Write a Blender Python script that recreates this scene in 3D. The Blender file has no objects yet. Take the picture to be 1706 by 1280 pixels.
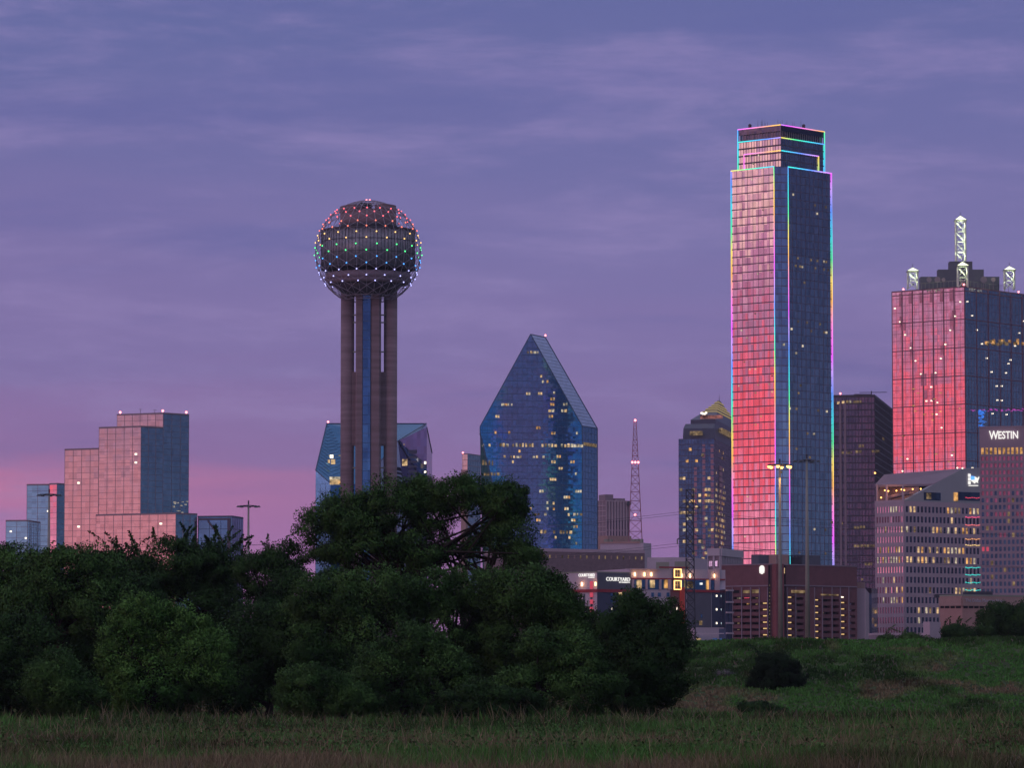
import bpy, math, random
import numpy as np
from mathutils import Vector
R = math.radians
random.seed(7); rng = np.random.default_rng(7)
scene = bpy.context.scene
# ------------------------------------------------------------------ camera
F, CX, CY, YH, CAMZ = 7000.0, 853.0, 640.0, 1165.0, 2.2
TH = math.atan((YH - CY) / F)
cd = bpy.data.cameras.new('camera'); cam = bpy.data.objects.new('camera', cd)
scene.collection.objects.link(cam); scene.camera = cam
cd.sensor_width = 36; cd.lens = 36 * F / 1706; cd.clip_start = 1; cd.clip_end = 80000
cam.location = (0, 0, CAMZ); cam.rotation_euler = (math.pi / 2 + TH, 0, 0)
scene.view_settings.view_transform = 'Standard'; scene.view_settings.look = 'None'
scene.view_settings.exposure = 0; scene.view_settings.gamma = 1
scene.cycles.max_bounces = 6; scene.cycles.diffuse_bounces = 2; scene.cycles.glossy_bounces = 4
scene.cycles.sample_clamp_indirect = 4

# ------------------------------------------------------------------ sky
def s2l(c):
    return tuple(((v / 255) / 12.92 if v / 255 <= .04045 else ((v / 255 + .055) / 1.055) ** 2.4) for v in c)
SUN_EL, SUN_AZ = 7.0, 38.0          # azimuth measured from straight behind the camera towards the left
world = bpy.data.worlds.new('World'); scene.world = world; world.use_nodes = True
nt = world.node_tree; nt.nodes.clear()
def nd(t, **k):
    n = nt.nodes.new(t)
    for a, b in k.items(): setattr(n, a, b)
    return n
def inp(n, i, v):
    if hasattr(v, 'is_output') or isinstance(v, bpy.types.NodeSocket): nt.links.new(v, n.inputs[i])
    else: n.inputs[i].default_value = v
def mth(op, a, b=0.0, clamp=False):
    n = nd('ShaderNodeMath', operation=op, use_clamp=clamp); inp(n, 0, a); inp(n, 1, b); return n.outputs[0]
def mixc(f, a, b, mode='MIX'):
    n = nd('ShaderNodeMix', data_type='RGBA', blend_type=mode); inp(n, 0, f); inp(n, 6, a); inp(n, 7, b); return n.outputs[2]
def ramp(fac, stops, interp='EASE'):
    n = nd('ShaderNodeValToRGB'); n.color_ramp.interpolation = interp; inp(n, 0, fac)
    e = n.color_ramp.elements
    while len(e) < len(stops): e.new(.5)
    for k, (p, c) in enumerate(stops):
        e[k].position = p
        e[k].color = (*c, 1) if len(c) == 3 else c
    return n.outputs[0]
tc = nd('ShaderNodeTexCoord'); sep = nd('ShaderNodeSeparateXYZ'); nt.links.new(tc.outputs['Generated'], sep.inputs[0])
X, Y, Z = sep.outputs
mp = nd('ShaderNodeMapping'); mp.inputs['Scale'].default_value = (7, 7, 60); mp.inputs['Rotation'].default_value = (0, R(1.2), 0)
nt.links.new(tc.outputs['Generated'], mp.inputs[0])
n1 = nd('ShaderNodeTexNoise'); n1.inputs['Scale'].default_value = 1.0; n1.inputs['Detail'].default_value = 6; n1.inputs['Roughness'].default_value = .55
nt.links.new(mp.outputs[0], n1.inputs[0])
mp2 = nd('ShaderNodeMapping'); mp2.inputs['Scale'].default_value = (13, 13, 62); mp2.inputs['Location'].default_value = (3, 1, 5)
nt.links.new(tc.outputs['Generated'], mp2.inputs[0])
n2 = nd('ShaderNodeTexNoise'); n2.inputs['Scale'].default_value = 1.0; n2.inputs['Detail'].default_value = 10; n2.inputs['Roughness'].default_value = .66; n2.inputs['Distortion'].default_value = .25
nt.links.new(mp2.outputs[0], n2.inputs[0])
nz1 = mth('SUBTRACT', n1.outputs[0], .5); nz2 = mth('SUBTRACT', n2.outputs[0], .5)
zz = mth('ADD', Z, mth('ADD', mth('MULTIPLY', nz1, .035), mth('MULTIPLY', nz2, .010)))
zr = mth('MULTIPLY', zz, 4.0, True)        # z = 0..0.25 -> 0..1
def zs(lst): return [(max(0, min(1, (1165 - y) / F * 4)), s2l(c)) for y, c in lst]
front = ramp(zr, zs([(1120, (160, 112, 168)), (900, (152, 112, 168)), (800, (140, 111, 166)), (700, (133, 112, 167)), (560, (128, 114, 169)), (380, (119, 113, 168)), (180, (107, 108, 164)), (0, (98, 104, 160)), (-400, (88, 98, 155))]))
pinkl = ramp(zr, zs([(1150, (178, 110, 158)), (880, (184, 114, 164)), (815, (200, 120, 162)), (775, (150, 112, 165)), (700, (144, 112, 166)), (560, (128, 113, 168)), (0, (97, 104, 160))]))
leftw = ramp(X, [(0, (1, 1, 1)), (1, (0, 0, 0))])
lw = mth('MULTIPLY', mth('ADD', mth('MULTIPLY', X, -6.0), .12), 1.0, True)
front = mixc(lw, front, pinkl)
# soft streaks in the eastern sky
st = ramp(n2.outputs[0], [(.44, (0, 0, 0)), (.74, (1, 1, 1))])
front = mixc(mth('MULTIPLY', st, .50), front, (*s2l((158, 140, 192)), 1))
st2 = ramp(n1.outputs[0], [(.28, (1, 1, 1)), (.5, (0, 0, 0))])
front = mixc(mth('MULTIPLY', st2, .50), front, (*s2l((88, 96, 158)), 1))
blue = ramp(zr, zs([(1150, (52, 84, 124)), (900, (46, 80, 124)), (600, (38, 64, 112)), (300, (36, 52, 98)), (0, (36, 48, 94)), (-500, (50, 58, 104))]))
back = ramp(zr, zs([(1150, (110, 134, 176)), (900, (98, 126, 172)), (720, (72, 96, 150)), (500, (58, 76, 130)), (0, (56, 70, 124)), (-500, (70, 80, 130))]))
peach = ramp(zr, zs([(1150, (236, 142, 158)), (900, (240, 148, 160)), (820, (232, 150, 162)), (775, (205, 140, 162)), (690, (186, 134, 164)), (500, (160, 126, 168)), (0, (130, 120, 165))]))
red = ramp(zr, zs([(1150, (240, 130, 160)), (930, (250, 150, 178)), (880, (200, 125, 165)), (835, (180, 122, 165)), (800, (255, 98, 112)), (730, (255, 84, 98)), (690, (248, 92, 112)), (640, (222, 104, 130)), (580, (186, 110, 145)), (480, (162, 112, 150)), (430, (186, 124, 164)), (355, (220, 165, 178)), (325, (250, 205, 192)), (280, (255, 222, 200)), (245, (205, 150, 175)), (100, (150, 125, 170)), (-500, (110, 110, 160))]))
blue = mixc(1.0, blue, (.68, .70, .68, 1), 'MULTIPLY'); red = mixc(1.0, red, (1.28, 1.12, 1.12, 1), 'MULTIPLY'); peach = mixc(1.0, peach, (.80, .76, .80, 1), 'MULTIPLY')
ang = nd('ShaderNodeMath', operation='ARCTAN2'); inp(ang, 0, mth('MULTIPLY', X, -1.0)); inp(ang, 1, mth('MULTIPLY', Y, -1.0))
t = mth('ADD', mth('DIVIDE', ang.outputs[0], 2 * math.pi), .5)     # 0 ahead, .25 right, .5 behind, .75 left, 1 ahead
col = mixc(ramp(t, [(.03, (0, 0, 0)), (.12, (1, 1, 1))]), front, blue)
col = mixc(ramp(t, [(.36, (0, 0, 0)), (.46, (1, 1, 1))]), col, back)
col = mixc(ramp(t, [(.57, (0, 0, 0)), (.62, (1, 1, 1))]), col, peach)
col = mixc(ramp(t, [(.67, (0, 0, 0)), (.70, (1, 1, 1))]), col, red)
col = mixc(ramp(t, [(.755, (0, 0, 0)), (.80, (1, 1, 1))]), col, front)
col = mixc(ramp(Z, [(.20, (0, 0, 0)), (.55, (1, 1, 1))]), col, (.40, .41, .56, 1))
# glow of the sun that has just set, lying behind low cloud at the left
bg = nd('ShaderNodeBackground'); inp(bg, 0, col); bg.inputs[1].default_value = 1.04
sky = nd('ShaderNodeTexSky', sky_type='NISHITA', sun_disc=False)
sky.sun_elevation = R(SUN_EL); sky.sun_rotation = R(180 + SUN_AZ); sky.altitude = 140
bg2 = nd('ShaderNodeBackground'); inp(bg2, 0, sky.outputs[0]); bg2.inputs[1].default_value = 0.002
ad = nd('ShaderNodeAddShader'); nt.links.new(bg.outputs[0], ad.inputs[0]); nt.links.new(bg2.outputs[0], ad.inputs[1])
wo = nd('ShaderNodeOutputWorld'); nt.links.new(ad.outputs[0], wo.inputs[0])

# ------------------------------------------------------------------ sun (afterglow, broad and weak)
sd = bpy.data.lights.new('sun', 'SUN'); sun = bpy.data.objects.new('sun', sd); scene.collection.objects.link(sun)
sd.energy = 0.31; sd.angle = R(9); sd.color = (1.0, .58, .70); sd.specular_factor = 0.0
sdir = Vector((-math.sin(R(SUN_AZ)) * math.cos(R(SUN_EL)), -math.cos(R(SUN_AZ)) * math.cos(R(SUN_EL)), math.sin(R(SUN_EL))))
sun.rotation_euler = sdir.to_track_quat('Z', 'Y').to_euler(); sun.location = (-300, 0, 200)

# ------------------------------------------------------------------ helpers
col_ = scene.collection
def sl(px, py):
    x = (px - CX) / F; u = (CY - py) / F
    y = math.cos(TH) - u * math.sin(TH); z = math.sin(TH) + u * math.cos(TH)
    return x / y, z / y
def pt(px, py, D):
    a, b = sl(px, py); return Vector((a * D, D, CAMZ + b * D))
def zat(py, D): return CAMZ + sl(CX, py)[1] * D

def mat(name):
    m = bpy.data.materials.new(name); m.use_nodes = True
    return m, m.node_tree, m.node_tree.nodes['Principled BSDF']
def matte(name, c, rough=.8, var=.12, scale=.15, spec=.3, metal=0, c2=None, streak=1.0):
    m, t_, p = mat(name); N = t_.nodes; L = t_.links
    g = N.new('ShaderNodeNewGeometry'); mpn = N.new('ShaderNodeMapping'); mpn.inputs['Scale'].default_value = (scale, scale, scale * streak)
    L.new(g.outputs['Position'], mpn.inputs[0])
    n = N.new('ShaderNodeTexNoise'); n.inputs['Scale'].default_value = 1; n.inputs['Detail'].default_value = 7; n.inputs['Roughness'].default_value = .65
    L.new(mpn.outputs[0], n.inputs[0])
    r = N.new('ShaderNodeValToRGB'); e = r.color_ramp.elements
    e[0].position = .3; e[1].position = .7
    lo = tuple(max(0, v * (1 - var)) for v in c); hi = tuple(min(1, v * (1 + var)) for v in (c2 or c))
    e[0].color = (*lo, 1); e[1].color = (*hi, 1)
    L.new(n.outputs[0], r.inputs[0]); L.new(r.outputs[0], p.inputs['Base Color'])
    p.inputs['Roughness'].default_value = rough; p.inputs['Metallic'].default_value = metal
    p.inputs['Specular IOR Level'].default_value = spec
    return m
def glass(name, tint, cell=(1.5, 3.9), wob=.012, var=.18, rough=.06, big=.006):
    """mirror-coated curtain wall: every pane has its own slight tilt and shade"""
    m, t_, p = mat(name); N = t_.nodes; L = t_.links
    uv = N.new('ShaderNodeUVMap')
    dv = N.new('ShaderNodeVectorMath'); dv.operation = 'DIVIDE'; dv.inputs[1].default_value = (cell[0], cell[1], 1)
    L.new(uv.outputs[0], dv.inputs[0])
    fl = N.new('ShaderNodeVectorMath'); fl.operation = 'FLOOR'; L.new(dv.outputs[0], fl.inputs[0])
    wn = N.new('ShaderNodeTexWhiteNoise'); wn.noise_dimensions = '3D'; L.new(fl.outputs[0], wn.inputs[0])
    sb = N.new('ShaderNodeVectorMath'); sb.operation = 'SUBTRACT'; sb.inputs[1].default_value = (.5, .5, .5); L.new(wn.outputs['Color'], sb.inputs[0])
    sc = N.new('ShaderNodeVectorMath'); sc.operation = 'SCALE'; sc.inputs['Scale'].default_value = wob; L.new(sb.outputs[0], sc.inputs[0])
    nz = N.new('ShaderNodeTexNoise'); nz.inputs['Scale'].default_value = .12; nz.inputs['Detail'].default_value = 3; L.new(uv.outputs[0], nz.inputs[0])
    sb2 = N.new('ShaderNodeVectorMath'); sb2.operation = 'SUBTRACT'; sb2.inputs[1].default_value = (.5, .5, .5); L.new(nz.outputs['Color'], sb2.inputs[0])
    sc2 = N.new('ShaderNodeVectorMath'); sc2.operation = 'SCALE'; sc2.inputs['Scale'].default_value = big * 2; L.new(sb2.outputs[0], sc2.inputs[0])
    g = N.new('ShaderNodeNewGeometry')
    a1 = N.new('ShaderNodeVectorMath'); L.new(g.outputs['Normal'], a1.inputs[0]); L.new(sc.outputs[0], a1.inputs[1])
    a2 = N.new('ShaderNodeVectorMath'); L.new(a1.outputs[0], a2.inputs[0]); L.new(sc2.outputs[0], a2.inputs[1])
    nm = N.new('ShaderNodeVectorMath'); nm.operation = 'NORMALIZE'; L.new(a2.outputs[0], nm.inputs[0]); L.new(nm.outputs[0], p.inputs['Normal'])
    r = N.new('ShaderNodeValToRGB'); e = r.color_ramp.elements
    e[0].color = (*[v * (1 - var) for v in tint], 1); e[1].color = (*[min(1, v * (1 + var * .5)) for v in tint], 1)
    L.new(wn.outputs['Value'], r.inputs[0]); L.new(r.outputs[0], p.inputs['Base Color'])
    p.inputs['Metallic'].default_value = 1; p.inputs['Roughness'].default_value = rough
    return m
def emit(name, c, s=1.0, blotch=False):
    m = bpy.data.materials.new(name); m.use_nodes = True; t_ = m.node_tree; t_.nodes.clear()
    e = t_.nodes.new('ShaderNodeEmission'); e.inputs[0].default_value = (*c, 1); e.inputs[1].default_value = s
    if blotch:
        g = t_.nodes.new('ShaderNodeNewGeometry'); n = t_.nodes.new('ShaderNodeTexNoise'); n.inputs['Scale'].default_value = .45; n.inputs['Detail'].default_value = 3
        t_.links.new(g.outputs['Position'], n.inputs[0])
        r = t_.nodes.new('ShaderNodeMapRange'); r.inputs[1].default_value = .35; r.inputs[2].default_value = .7; r.inputs[3].default_value = s * .15; r.inputs[4].default_value = s * 1.3
        t_.links.new(n.outputs[0], r.inputs[0]); t_.links.new(r.outputs[0], e.inputs[1])
    o = t_.nodes.new('ShaderNodeOutputMaterial'); t_.links.new(e.outputs[0], o.inputs[0]); return m
def tag(o, label=None, cat=None, group=None, kind=None):
    if label: o['label'] = label
    if cat: o['category'] = cat
    if group: o['group'] = group
    if kind: o['kind'] = kind
    return o
def empty(name, loc, label=None, cat=None, group=None):
    o = bpy.data.objects.new(name, None); col_.objects.link(o); o.location = loc; o.empty_display_size = 2
    return tag(o, label, cat, group)
SPLIT = {'dark_panel', 'dish', 'window_post', 'cable', 'red_stripe', 'footbridge', 'web_wall', 'core', 'pale_rib', 'strip_window', 'louvre', 'balcony', 'bay', 'terrace_column', 'logo_bar', 'rooftop_unit', 'rooftop_block', 'penthouse', 'node', 'roof_screen', 'roof_plant', 'slate_panel', 'navy_panel', 'pier', 'glazed_storey', 'joint', 'stair_tower'}
class MB:
    def __init__(s): s.v = []; s.f = []; s.uv = []; s.m = []
    def face(s, pts, uv=None, mi=0):
        b = len(s.v); s.v += [tuple(p) for p in pts]; s.f.append(tuple(range(b, b + len(pts)))); s.uv.append(uv or [(0, 0)] * len(pts)); s.m.append(mi); return s
    def prism(s, pts, z0, z1, mi=0, top=None, uoff=0.0):
        """pts: plan outline, counter-clockwise from above"""
        u = uoff; n = len(pts)
        z1s = z1 if isinstance(z1, (list, tuple)) else [z1] * n
        for i in range(n):
            p, q = pts[i], pts[(i + 1) % n]; d = math.hypot(q[0] - p[0], q[1] - p[1])
            a, b = z1s[i], z1s[(i + 1) % n]
            s.face([(p[0], p[1], z0), (q[0], q[1], z0), (q[0], q[1], b), (p[0], p[1], a)], [(u, z0), (u + d, z0), (u + d, b), (u, a)], mi); u += d
        s.face([(p[0], p[1], z) for p, z in zip(pts, z1s)], [(p[0], p[1]) for p in pts], mi if top is None else top)
        s.face([(p[0], p[1], z0) for p in reversed(pts)], None, mi); return s
    def tube(s, p, q, r, n=5, r2=None, mi=0, cap=True):
        p = Vector(p); q = Vector(q); d = (q - p)
        if d.length < 1e-6: return s
        d.normalize(); a = d.orthogonal().normalized(); b = d.cross(a); r2 = r if r2 is None else r2; base = len(s.v)
        for k in range(n):
            c = a * math.cos(2 * math.pi * k / n) + b * math.sin(2 * math.pi * k / n)
            s.v.append(tuple(p + c * r)); s.v.append(tuple(q + c * r2))
        for k in range(n):
            i = base + 2 * k; j = base + 2 * ((k + 1) % n)
            s.f.append((i, j, j + 1, i + 1)); s.uv.append([(0, 0)] * 4); s.m.append(mi)
        if cap:
            s.f.append(tuple(base + 2 * k for k in reversed(range(n)))); s.uv.append([(0, 0)] * n); s.m.append(mi)
            s.f.append(tuple(base + 2 * k + 1 for k in range(n))); s.uv.append([(0, 0)] * n); s.m.append(mi)
        return s
    def cyl(s, c, r, z0, z1, n=32, r1=None, mi=0, top=True):
        r1 = r if r1 is None else r1; base = len(s.v)
        for k in range(n):
            a = 2 * math.pi * k / n
            s.v.append((c[0] + r * math.cos(a), c[1] + r * math.sin(a), z0)); s.v.append((c[0] + r1 * math.cos(a), c[1] + r1 * math.sin(a), z1))
        for k in range(n):
            i = base + 2 * k; j = base + 2 * ((k + 1) % n); u = 2 * math.pi * r * k / n; w = 2 * math.pi * r * (k + 1) / n
            s.f.append((i, j, j + 1, i + 1)); s.uv.append([(u, z0), (w, z0), (w, z1), (u, z1)]); s.m.append(mi)
        s.f.append(tuple(base + 2 * k + 1 for k in range(n))); s.uv.append([(0, 0)] * n); s.m.append(mi)
        s.f.append(tuple(base + 2 * k for k in reversed(range(n)))); s.uv.append([(0, 0)] * n); s.m.append(mi)
        return s
    def ball(s, c, r, n=8, m=5, mi=0):
        base = len(s.v); c = Vector(c)
        for j in range(m + 1):
            th = math.pi * j / m
            for k in range(n):
                a = 2 * math.pi * k / n; s.v.append(tuple(c + Vector((math.sin(th) * math.cos(a), math.sin(th) * math.sin(a), math.cos(th))) * r))
        for j in range(m):
            for k in range(n):
                a = base + j * n + k; b = base + j * n + (k + 1) % n
                s.f.append((a, a + n, b + n, b)); s.uv.append([(0, 0)] * 4); s.m.append(mi)
        return s
    def abox(s, x0, x1, y0, y1, z0, z1, mi=0): return s.prism([(x0, y0), (x1, y0), (x1, y1), (x0, y1)], z0, z1, mi)
    def build(s, name, mats, parent=None, smooth=False, **tags):
        if not s.f: return None
        if name in SPLIT and parent and not s.__dict__.get('one'):
            own = list(range(len(s.v)))
            def fnd(a):
                while own[a] != a: own[a] = own[own[a]]; a = own[a]
                return a
            for f in s.f:
                r0 = fnd(f[0])
                for a in f[1:]: own[fnd(a)] = r0
            gr = {}
            for k, f in enumerate(s.f): gr.setdefault(fnd(f[0]), []).append(k)
            if len(gr) > 1:
                o = None
                for ks in gr.values():
                    b = MB(); b.one = True; mp_ = {}
                    for k in ks:
                        for a in s.f[k]:
                            if a not in mp_: mp_[a] = len(b.v); b.v.append(s.v[a])
                        b.f.append(tuple(mp_[a] for a in s.f[k])); b.uv.append(s.uv[k]); b.m.append(s.m[k])
                    o = b.build(name, mats, parent, smooth, **tags)
                return o
        v = np.array(s.v, dtype=float); c = (v.min(0) + v.max(0)) / 2; c[2] = v[:, 2].min() if parent is None else c[2]
        me = bpy.data.meshes.new(name); me.from_pydata([tuple(p) for p in (v - c)], [], s.f)
        uvl = me.uv_layers.new(name='UVMap'); flat = np.array([x for f in s.uv for p in f for x in p], dtype=np.float32)
        uvl.data.foreach_set('uv', flat)
        for m in (mats if isinstance(mats, (list, tuple)) else [mats]): me.materials.append(m)
        me.polygons.foreach_set('material_index', s.m)
        if smooth: me.polygons.foreach_set('use_smooth', [True] * len(s.f))
        me.update()
        o = bpy.data.objects.new(name, me); col_.objects.link(o)
        if parent:
            o.parent = parent; w = Vector((0, 0, 0)); q = parent
            while q: w += q.location; q = q.parent
            o.location = Vector(c) - w
        else: o.location = c
        return tag(o, **tags)
class Wall:
    def __init__(s, O, E, z0=8.0, z1=50.0):
        s.O = Vector(O[:2]); s.E = Vector(E[:2]); d = s.E - s.O; s.len = d.length; s.d = d.normalized(); s.n = Vector((s.d.y, -s.d.x)); s.z0 = z0; s.z1 = z1
    def P(s, u, z, off=0.0):
        q = s.O + s.d * u + s.n * off; return Vector((q.x, q.y, z))
    def uz(s, px, py):
        a, b = sl(px, py); u = (a * s.O.y - s.O.x) / (s.d.x - a * s.d.y); return u, CAMZ + b * (s.O.y + s.d.y * u)
    def box(s, mb, u0, u1, z0, z1, o0, o1, mi=0):
        a = s.P(u0, 0, o1); b = s.P(u1, 0, o1); c = s.P(u1, 0, o0); d = s.P(u0, 0, o0)
        return mb.prism([a[:2], b[:2], c[:2], d[:2]], z0, z1, mi)
    def prect(s, x0, y0, x1, y1):
        ym = (y0 + y1) / 2; xm = (x0 + x1) / 2
        return s.uz(x0, ym)[0], s.uz(x1, ym)[0], s.uz(xm, y1)[1], s.uz(xm, y0)[1]
    def pbox(s, mb, x0, y0, x1, y1, o0=0.0, o1=.2, mi=0):
        u0, u1, z0, z1 = s.prect(x0, y0, x1, y1); return s.box(mb, u0, u1, z0, z1, o0, o1, mi)
    def quad(s, u0, u1, z0, z1, off): return [s.P(u0, z0, off), s.P(u1, z0, off), s.P(u1, z1, off), s.P(u0, z1, off)]
    def grid(s, mb, du, dz, tu, tz, proud, z0=None, z1=None, u0=0, u1=None, mi=0, sunk=.05):
        z0 = s.z0 if z0 is None else z0; z1 = s.z1 if z1 is None else z1; u1 = s.len if u1 is None else u1
        if du:
            n = max(1, round((u1 - u0) / du)); du_ = (u1 - u0) / n
            for i in range(n + 1):
                c = u0 + i * du_; s.box(mb, max(u0, c - tu / 2), min(u1, c + tu / 2), z0, z1, -sunk, proud, mi)
        if dz:
            n = max(1, round((z1 - z0) / dz)); dz_ = (z1 - z0) / n
            for i in range(n + 1):
                c = z0 + i * dz_; s.box(mb, u0, u1, max(z0, c - tz / 2), min(z1, c + tz / 2), -sunk - .01, proud + .013, mi)
def rect(pxl, pxc, pxr, py, D, a, b=None, z0=8.0):
    """box plan with its near corner at column pxc, depth D; the left wall recedes at a degrees, the right one at b"""
    a = R(a); b = math.pi / 2 - a if b is None else R(b)
    c = sl(pxc, py)[0] * D; sL = sl(pxl, py)[0]; sR = sl(pxr, py)[0]
    w = (c - sL * D) / (math.cos(a) + sL * math.sin(a)); w2 = (sR * D - c) / (math.cos(b) - sR * math.sin(b))
    C = Vector((c, D)); Lp = Vector((c - w * math.cos(a), D + w * math.sin(a))); Rp = Vector((c + w2 * math.cos(b), D + w2 * math.sin(b)))
    Bp = Lp + Rp - C; z1 = zat(py, D)
    return Wall(Lp, C, z0, z1), Wall(C, Rp, z0, z1), Wall(Rp, Bp, z0, z1), Wall(Bp, Lp, z0, z1)
def plan(ws): return [tuple(ws[1].O), tuple(ws[1].E), tuple(ws[2].E), tuple(ws[3].E)]
def inset(pts, d):
    c = Vector((sum(p[0] for p in pts) / len(pts), sum(p[1] for p in pts) / len(pts))); out = []
    for p in pts:
        v = Vector(p) - c; out.append(tuple(c + v * (1 - d / max(v.length, d + .1))))
    return out
def parapet(mb, pts, z, h=.9, t=.5, mi=0):
    n = len(pts)
    for i in range(n):
        w = Wall(pts[i], pts[(i + 1) % n]); w.box(mb, 0, w.len, z, z + h, -t, .12 + .004 * i, mi)
def quads(name, parent, items, cap=100):
    """items: (four points, material). The largest become parts of their own, the rest one stuff part."""
    def area(it): p = it[0]; return (p[1] - p[0]).length * (p[3] - p[0]).length / (p[0].y ** 2)
    items = sorted(items, key=area, reverse=True) if len(items) > cap else items
    w = Vector((0, 0, 0)); q = parent
    while q: w += q.location; q = q.parent
    for p, m in items[:cap]:
        c = (p[0] + p[2]) / 2; me = bpy.data.meshes.new(name); me.from_pydata([tuple(v - c) for v in p], [], [(0, 1, 2, 3)])
        uvl = me.uv_layers.new(name='UVMap'); uu = [(c.x + c.y, c.z), (c.x + c.y + .9, c.z), (c.x + c.y + .9, c.z + .9), (c.x + c.y, c.z + .9)]
        for k in range(4): uvl.data[k].uv = uu[k]
        me.materials.append(m); o = bpy.data.objects.new(name, me); col_.objects.link(o); o.parent = parent; o.location = c - w
    rest = items[cap:]
    if rest:
        ms = []; mb = MB()
        for p, m in rest:
            if m not in ms: ms.append(m)
            c = (p[0] + p[2]) / 2
            mb.face(p, [(c.x + c.y, c.z), (c.x + c.y + .9, c.z), (c.x + c.y + .9, c.z + .9), (c.x + c.y, c.z + .9)], ms.index(m))
        mb.build(name, ms, parent, kind='stuff')
def text(name, s, wall, x0, y0, x1, y1, m, parent, off=.5, ext=.12, bold=.0, italic=False):
    u0, u1, z0, z1 = wall.prect(x0, y0, x1, y1)
    cu = bpy.data.curves.new(name, 'FONT'); cu.body = s; cu.extrude = ext; cu.offset = bold; cu.resolution_u = 3
    tmp = bpy.data.objects.new('tmp', cu); col_.objects.link(tmp); bpy.context.view_layer.update()
    me = bpy.data.meshes.new_from_object(tmp.evaluated_get(bpy.context.evaluated_depsgraph_get())); bpy.data.objects.remove(tmp)
    n = len(me.vertices); co = np.empty(n * 3); me.vertices.foreach_get('co', co); co = co.reshape(-1, 3)
    mn, mx = co.min(0), co.max(0)
    uu = (co[:, 0] - mn[0]) / (mx[0] - mn[0]) * (u1 - u0) + u0; zz_ = (co[:, 1] - mn[1]) / (mx[1] - mn[1]) * (z1 - z0) + z0; oo = off + co[:, 2]
    P = np.stack([wall.O.x + wall.d.x * uu + wall.n.x * oo, wall.O.y + wall.d.y * uu + wall.n.y * oo, zz_], 1)
    c = (P.min(0) + P.max(0)) / 2; me.vertices.foreach_set('co', (P - c).ravel()); me.name = name
    me.materials.clear(); me.materials.append(m); me.update()
    o = bpy.data.objects.new(name, me); col_.objects.link(o); o.parent = parent
    w = Vector((0, 0, 0)); q = parent
    while q: w += q.location; q = q.parent
    o.location = Vector(c) - w; return o
def base(ws, z=8.0):
    p = ws[1].O; return (p.x, p.y, z)

# ------------------------------------------------------------------ materials
M = {}
M['concrete'] = matte('board_marked_concrete', (.26, .175, .20), .85, .30, .04, streak=14)
M['concrete_light'] = matte('pale_concrete', (.52, .38, .45), .8, .10, .1)
M['concrete_grey'] = matte('grey_concrete', (.30, .30, .25), .8, .12, .1)
M['dark_metal'] = matte('dark_steel', (.05, .05, .07), .5, .2, .5, .4)
M['mullion'] = matte('dark_mullion', (.10, .07, .11), .5, .2, .3, .3)
M['mullion_blue'] = matte('blue_mullion', (.06, .10, .18), .45, .2, .3, .3)
M['galv'] = matte('galvanised_steel', (.30, .28, .25), .5, .15, .6, .4)
M['mull_silver'] = matte('silver_mullion', (.34, .24, .29), .5, .1, .3, .3)
M['roof'] = matte('roof_gravel', (.12, .11, .12), .95, .2, .3)
M['brick_red'] = matte('red_brick', (.20, .085, .10), .9, .14, .5)
M['brick_tan'] = matte('tan_brick', (.42, .26, .24), .9, .1, .4)
M['slate'] = matte('slate_stucco', (.12, .12, .16), .85, .1, .2)
M['navy'] = matte('navy_panel', (.055, .065, .12), .6, .12, .2)
M['red_band'] = matte('red_stripe', (.32, .04, .06), .7, .1, .3)
M['stucco'] = matte('light_stucco', (.54, .44, .52), .85, .08, .15)
M['mauve'] = matte('mauve_stone', (.30, .22, .27), .8, .10, .12)
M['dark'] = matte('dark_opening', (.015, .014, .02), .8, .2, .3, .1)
M['warm'] = emit('warm_room', (1.0, .66, .33), .9, True)
M['warm2'] = emit('amber_room', (1.0, .50, .16), .9, True)
M['pale'] = emit('pale_room', (1.0, .84, .60), .7, True)
M['dimw'] = emit('dim_room', (.75, .50, .25), .32, True)
M['hot'] = emit('ceiling_lamp', (1.0, .86, .66), 2.2)
M['orange'] = emit('sodium_lamp', (1.0, .45, .10), 6.0)
M['redlamp'] = emit('obstruction_lamp', (1.0, .22, .24), 5.0)
M['white_led'] = emit('white_sign_light', (1.0, .97, .92), 1.1)
M['pinkwin'] = emit('pink_led_window', (1.0, .12, .2), .55)
LIT = [M['warm'], M['warm'], M['warm2'], M['pale'], M['dimw'], M['dimw']]

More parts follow.
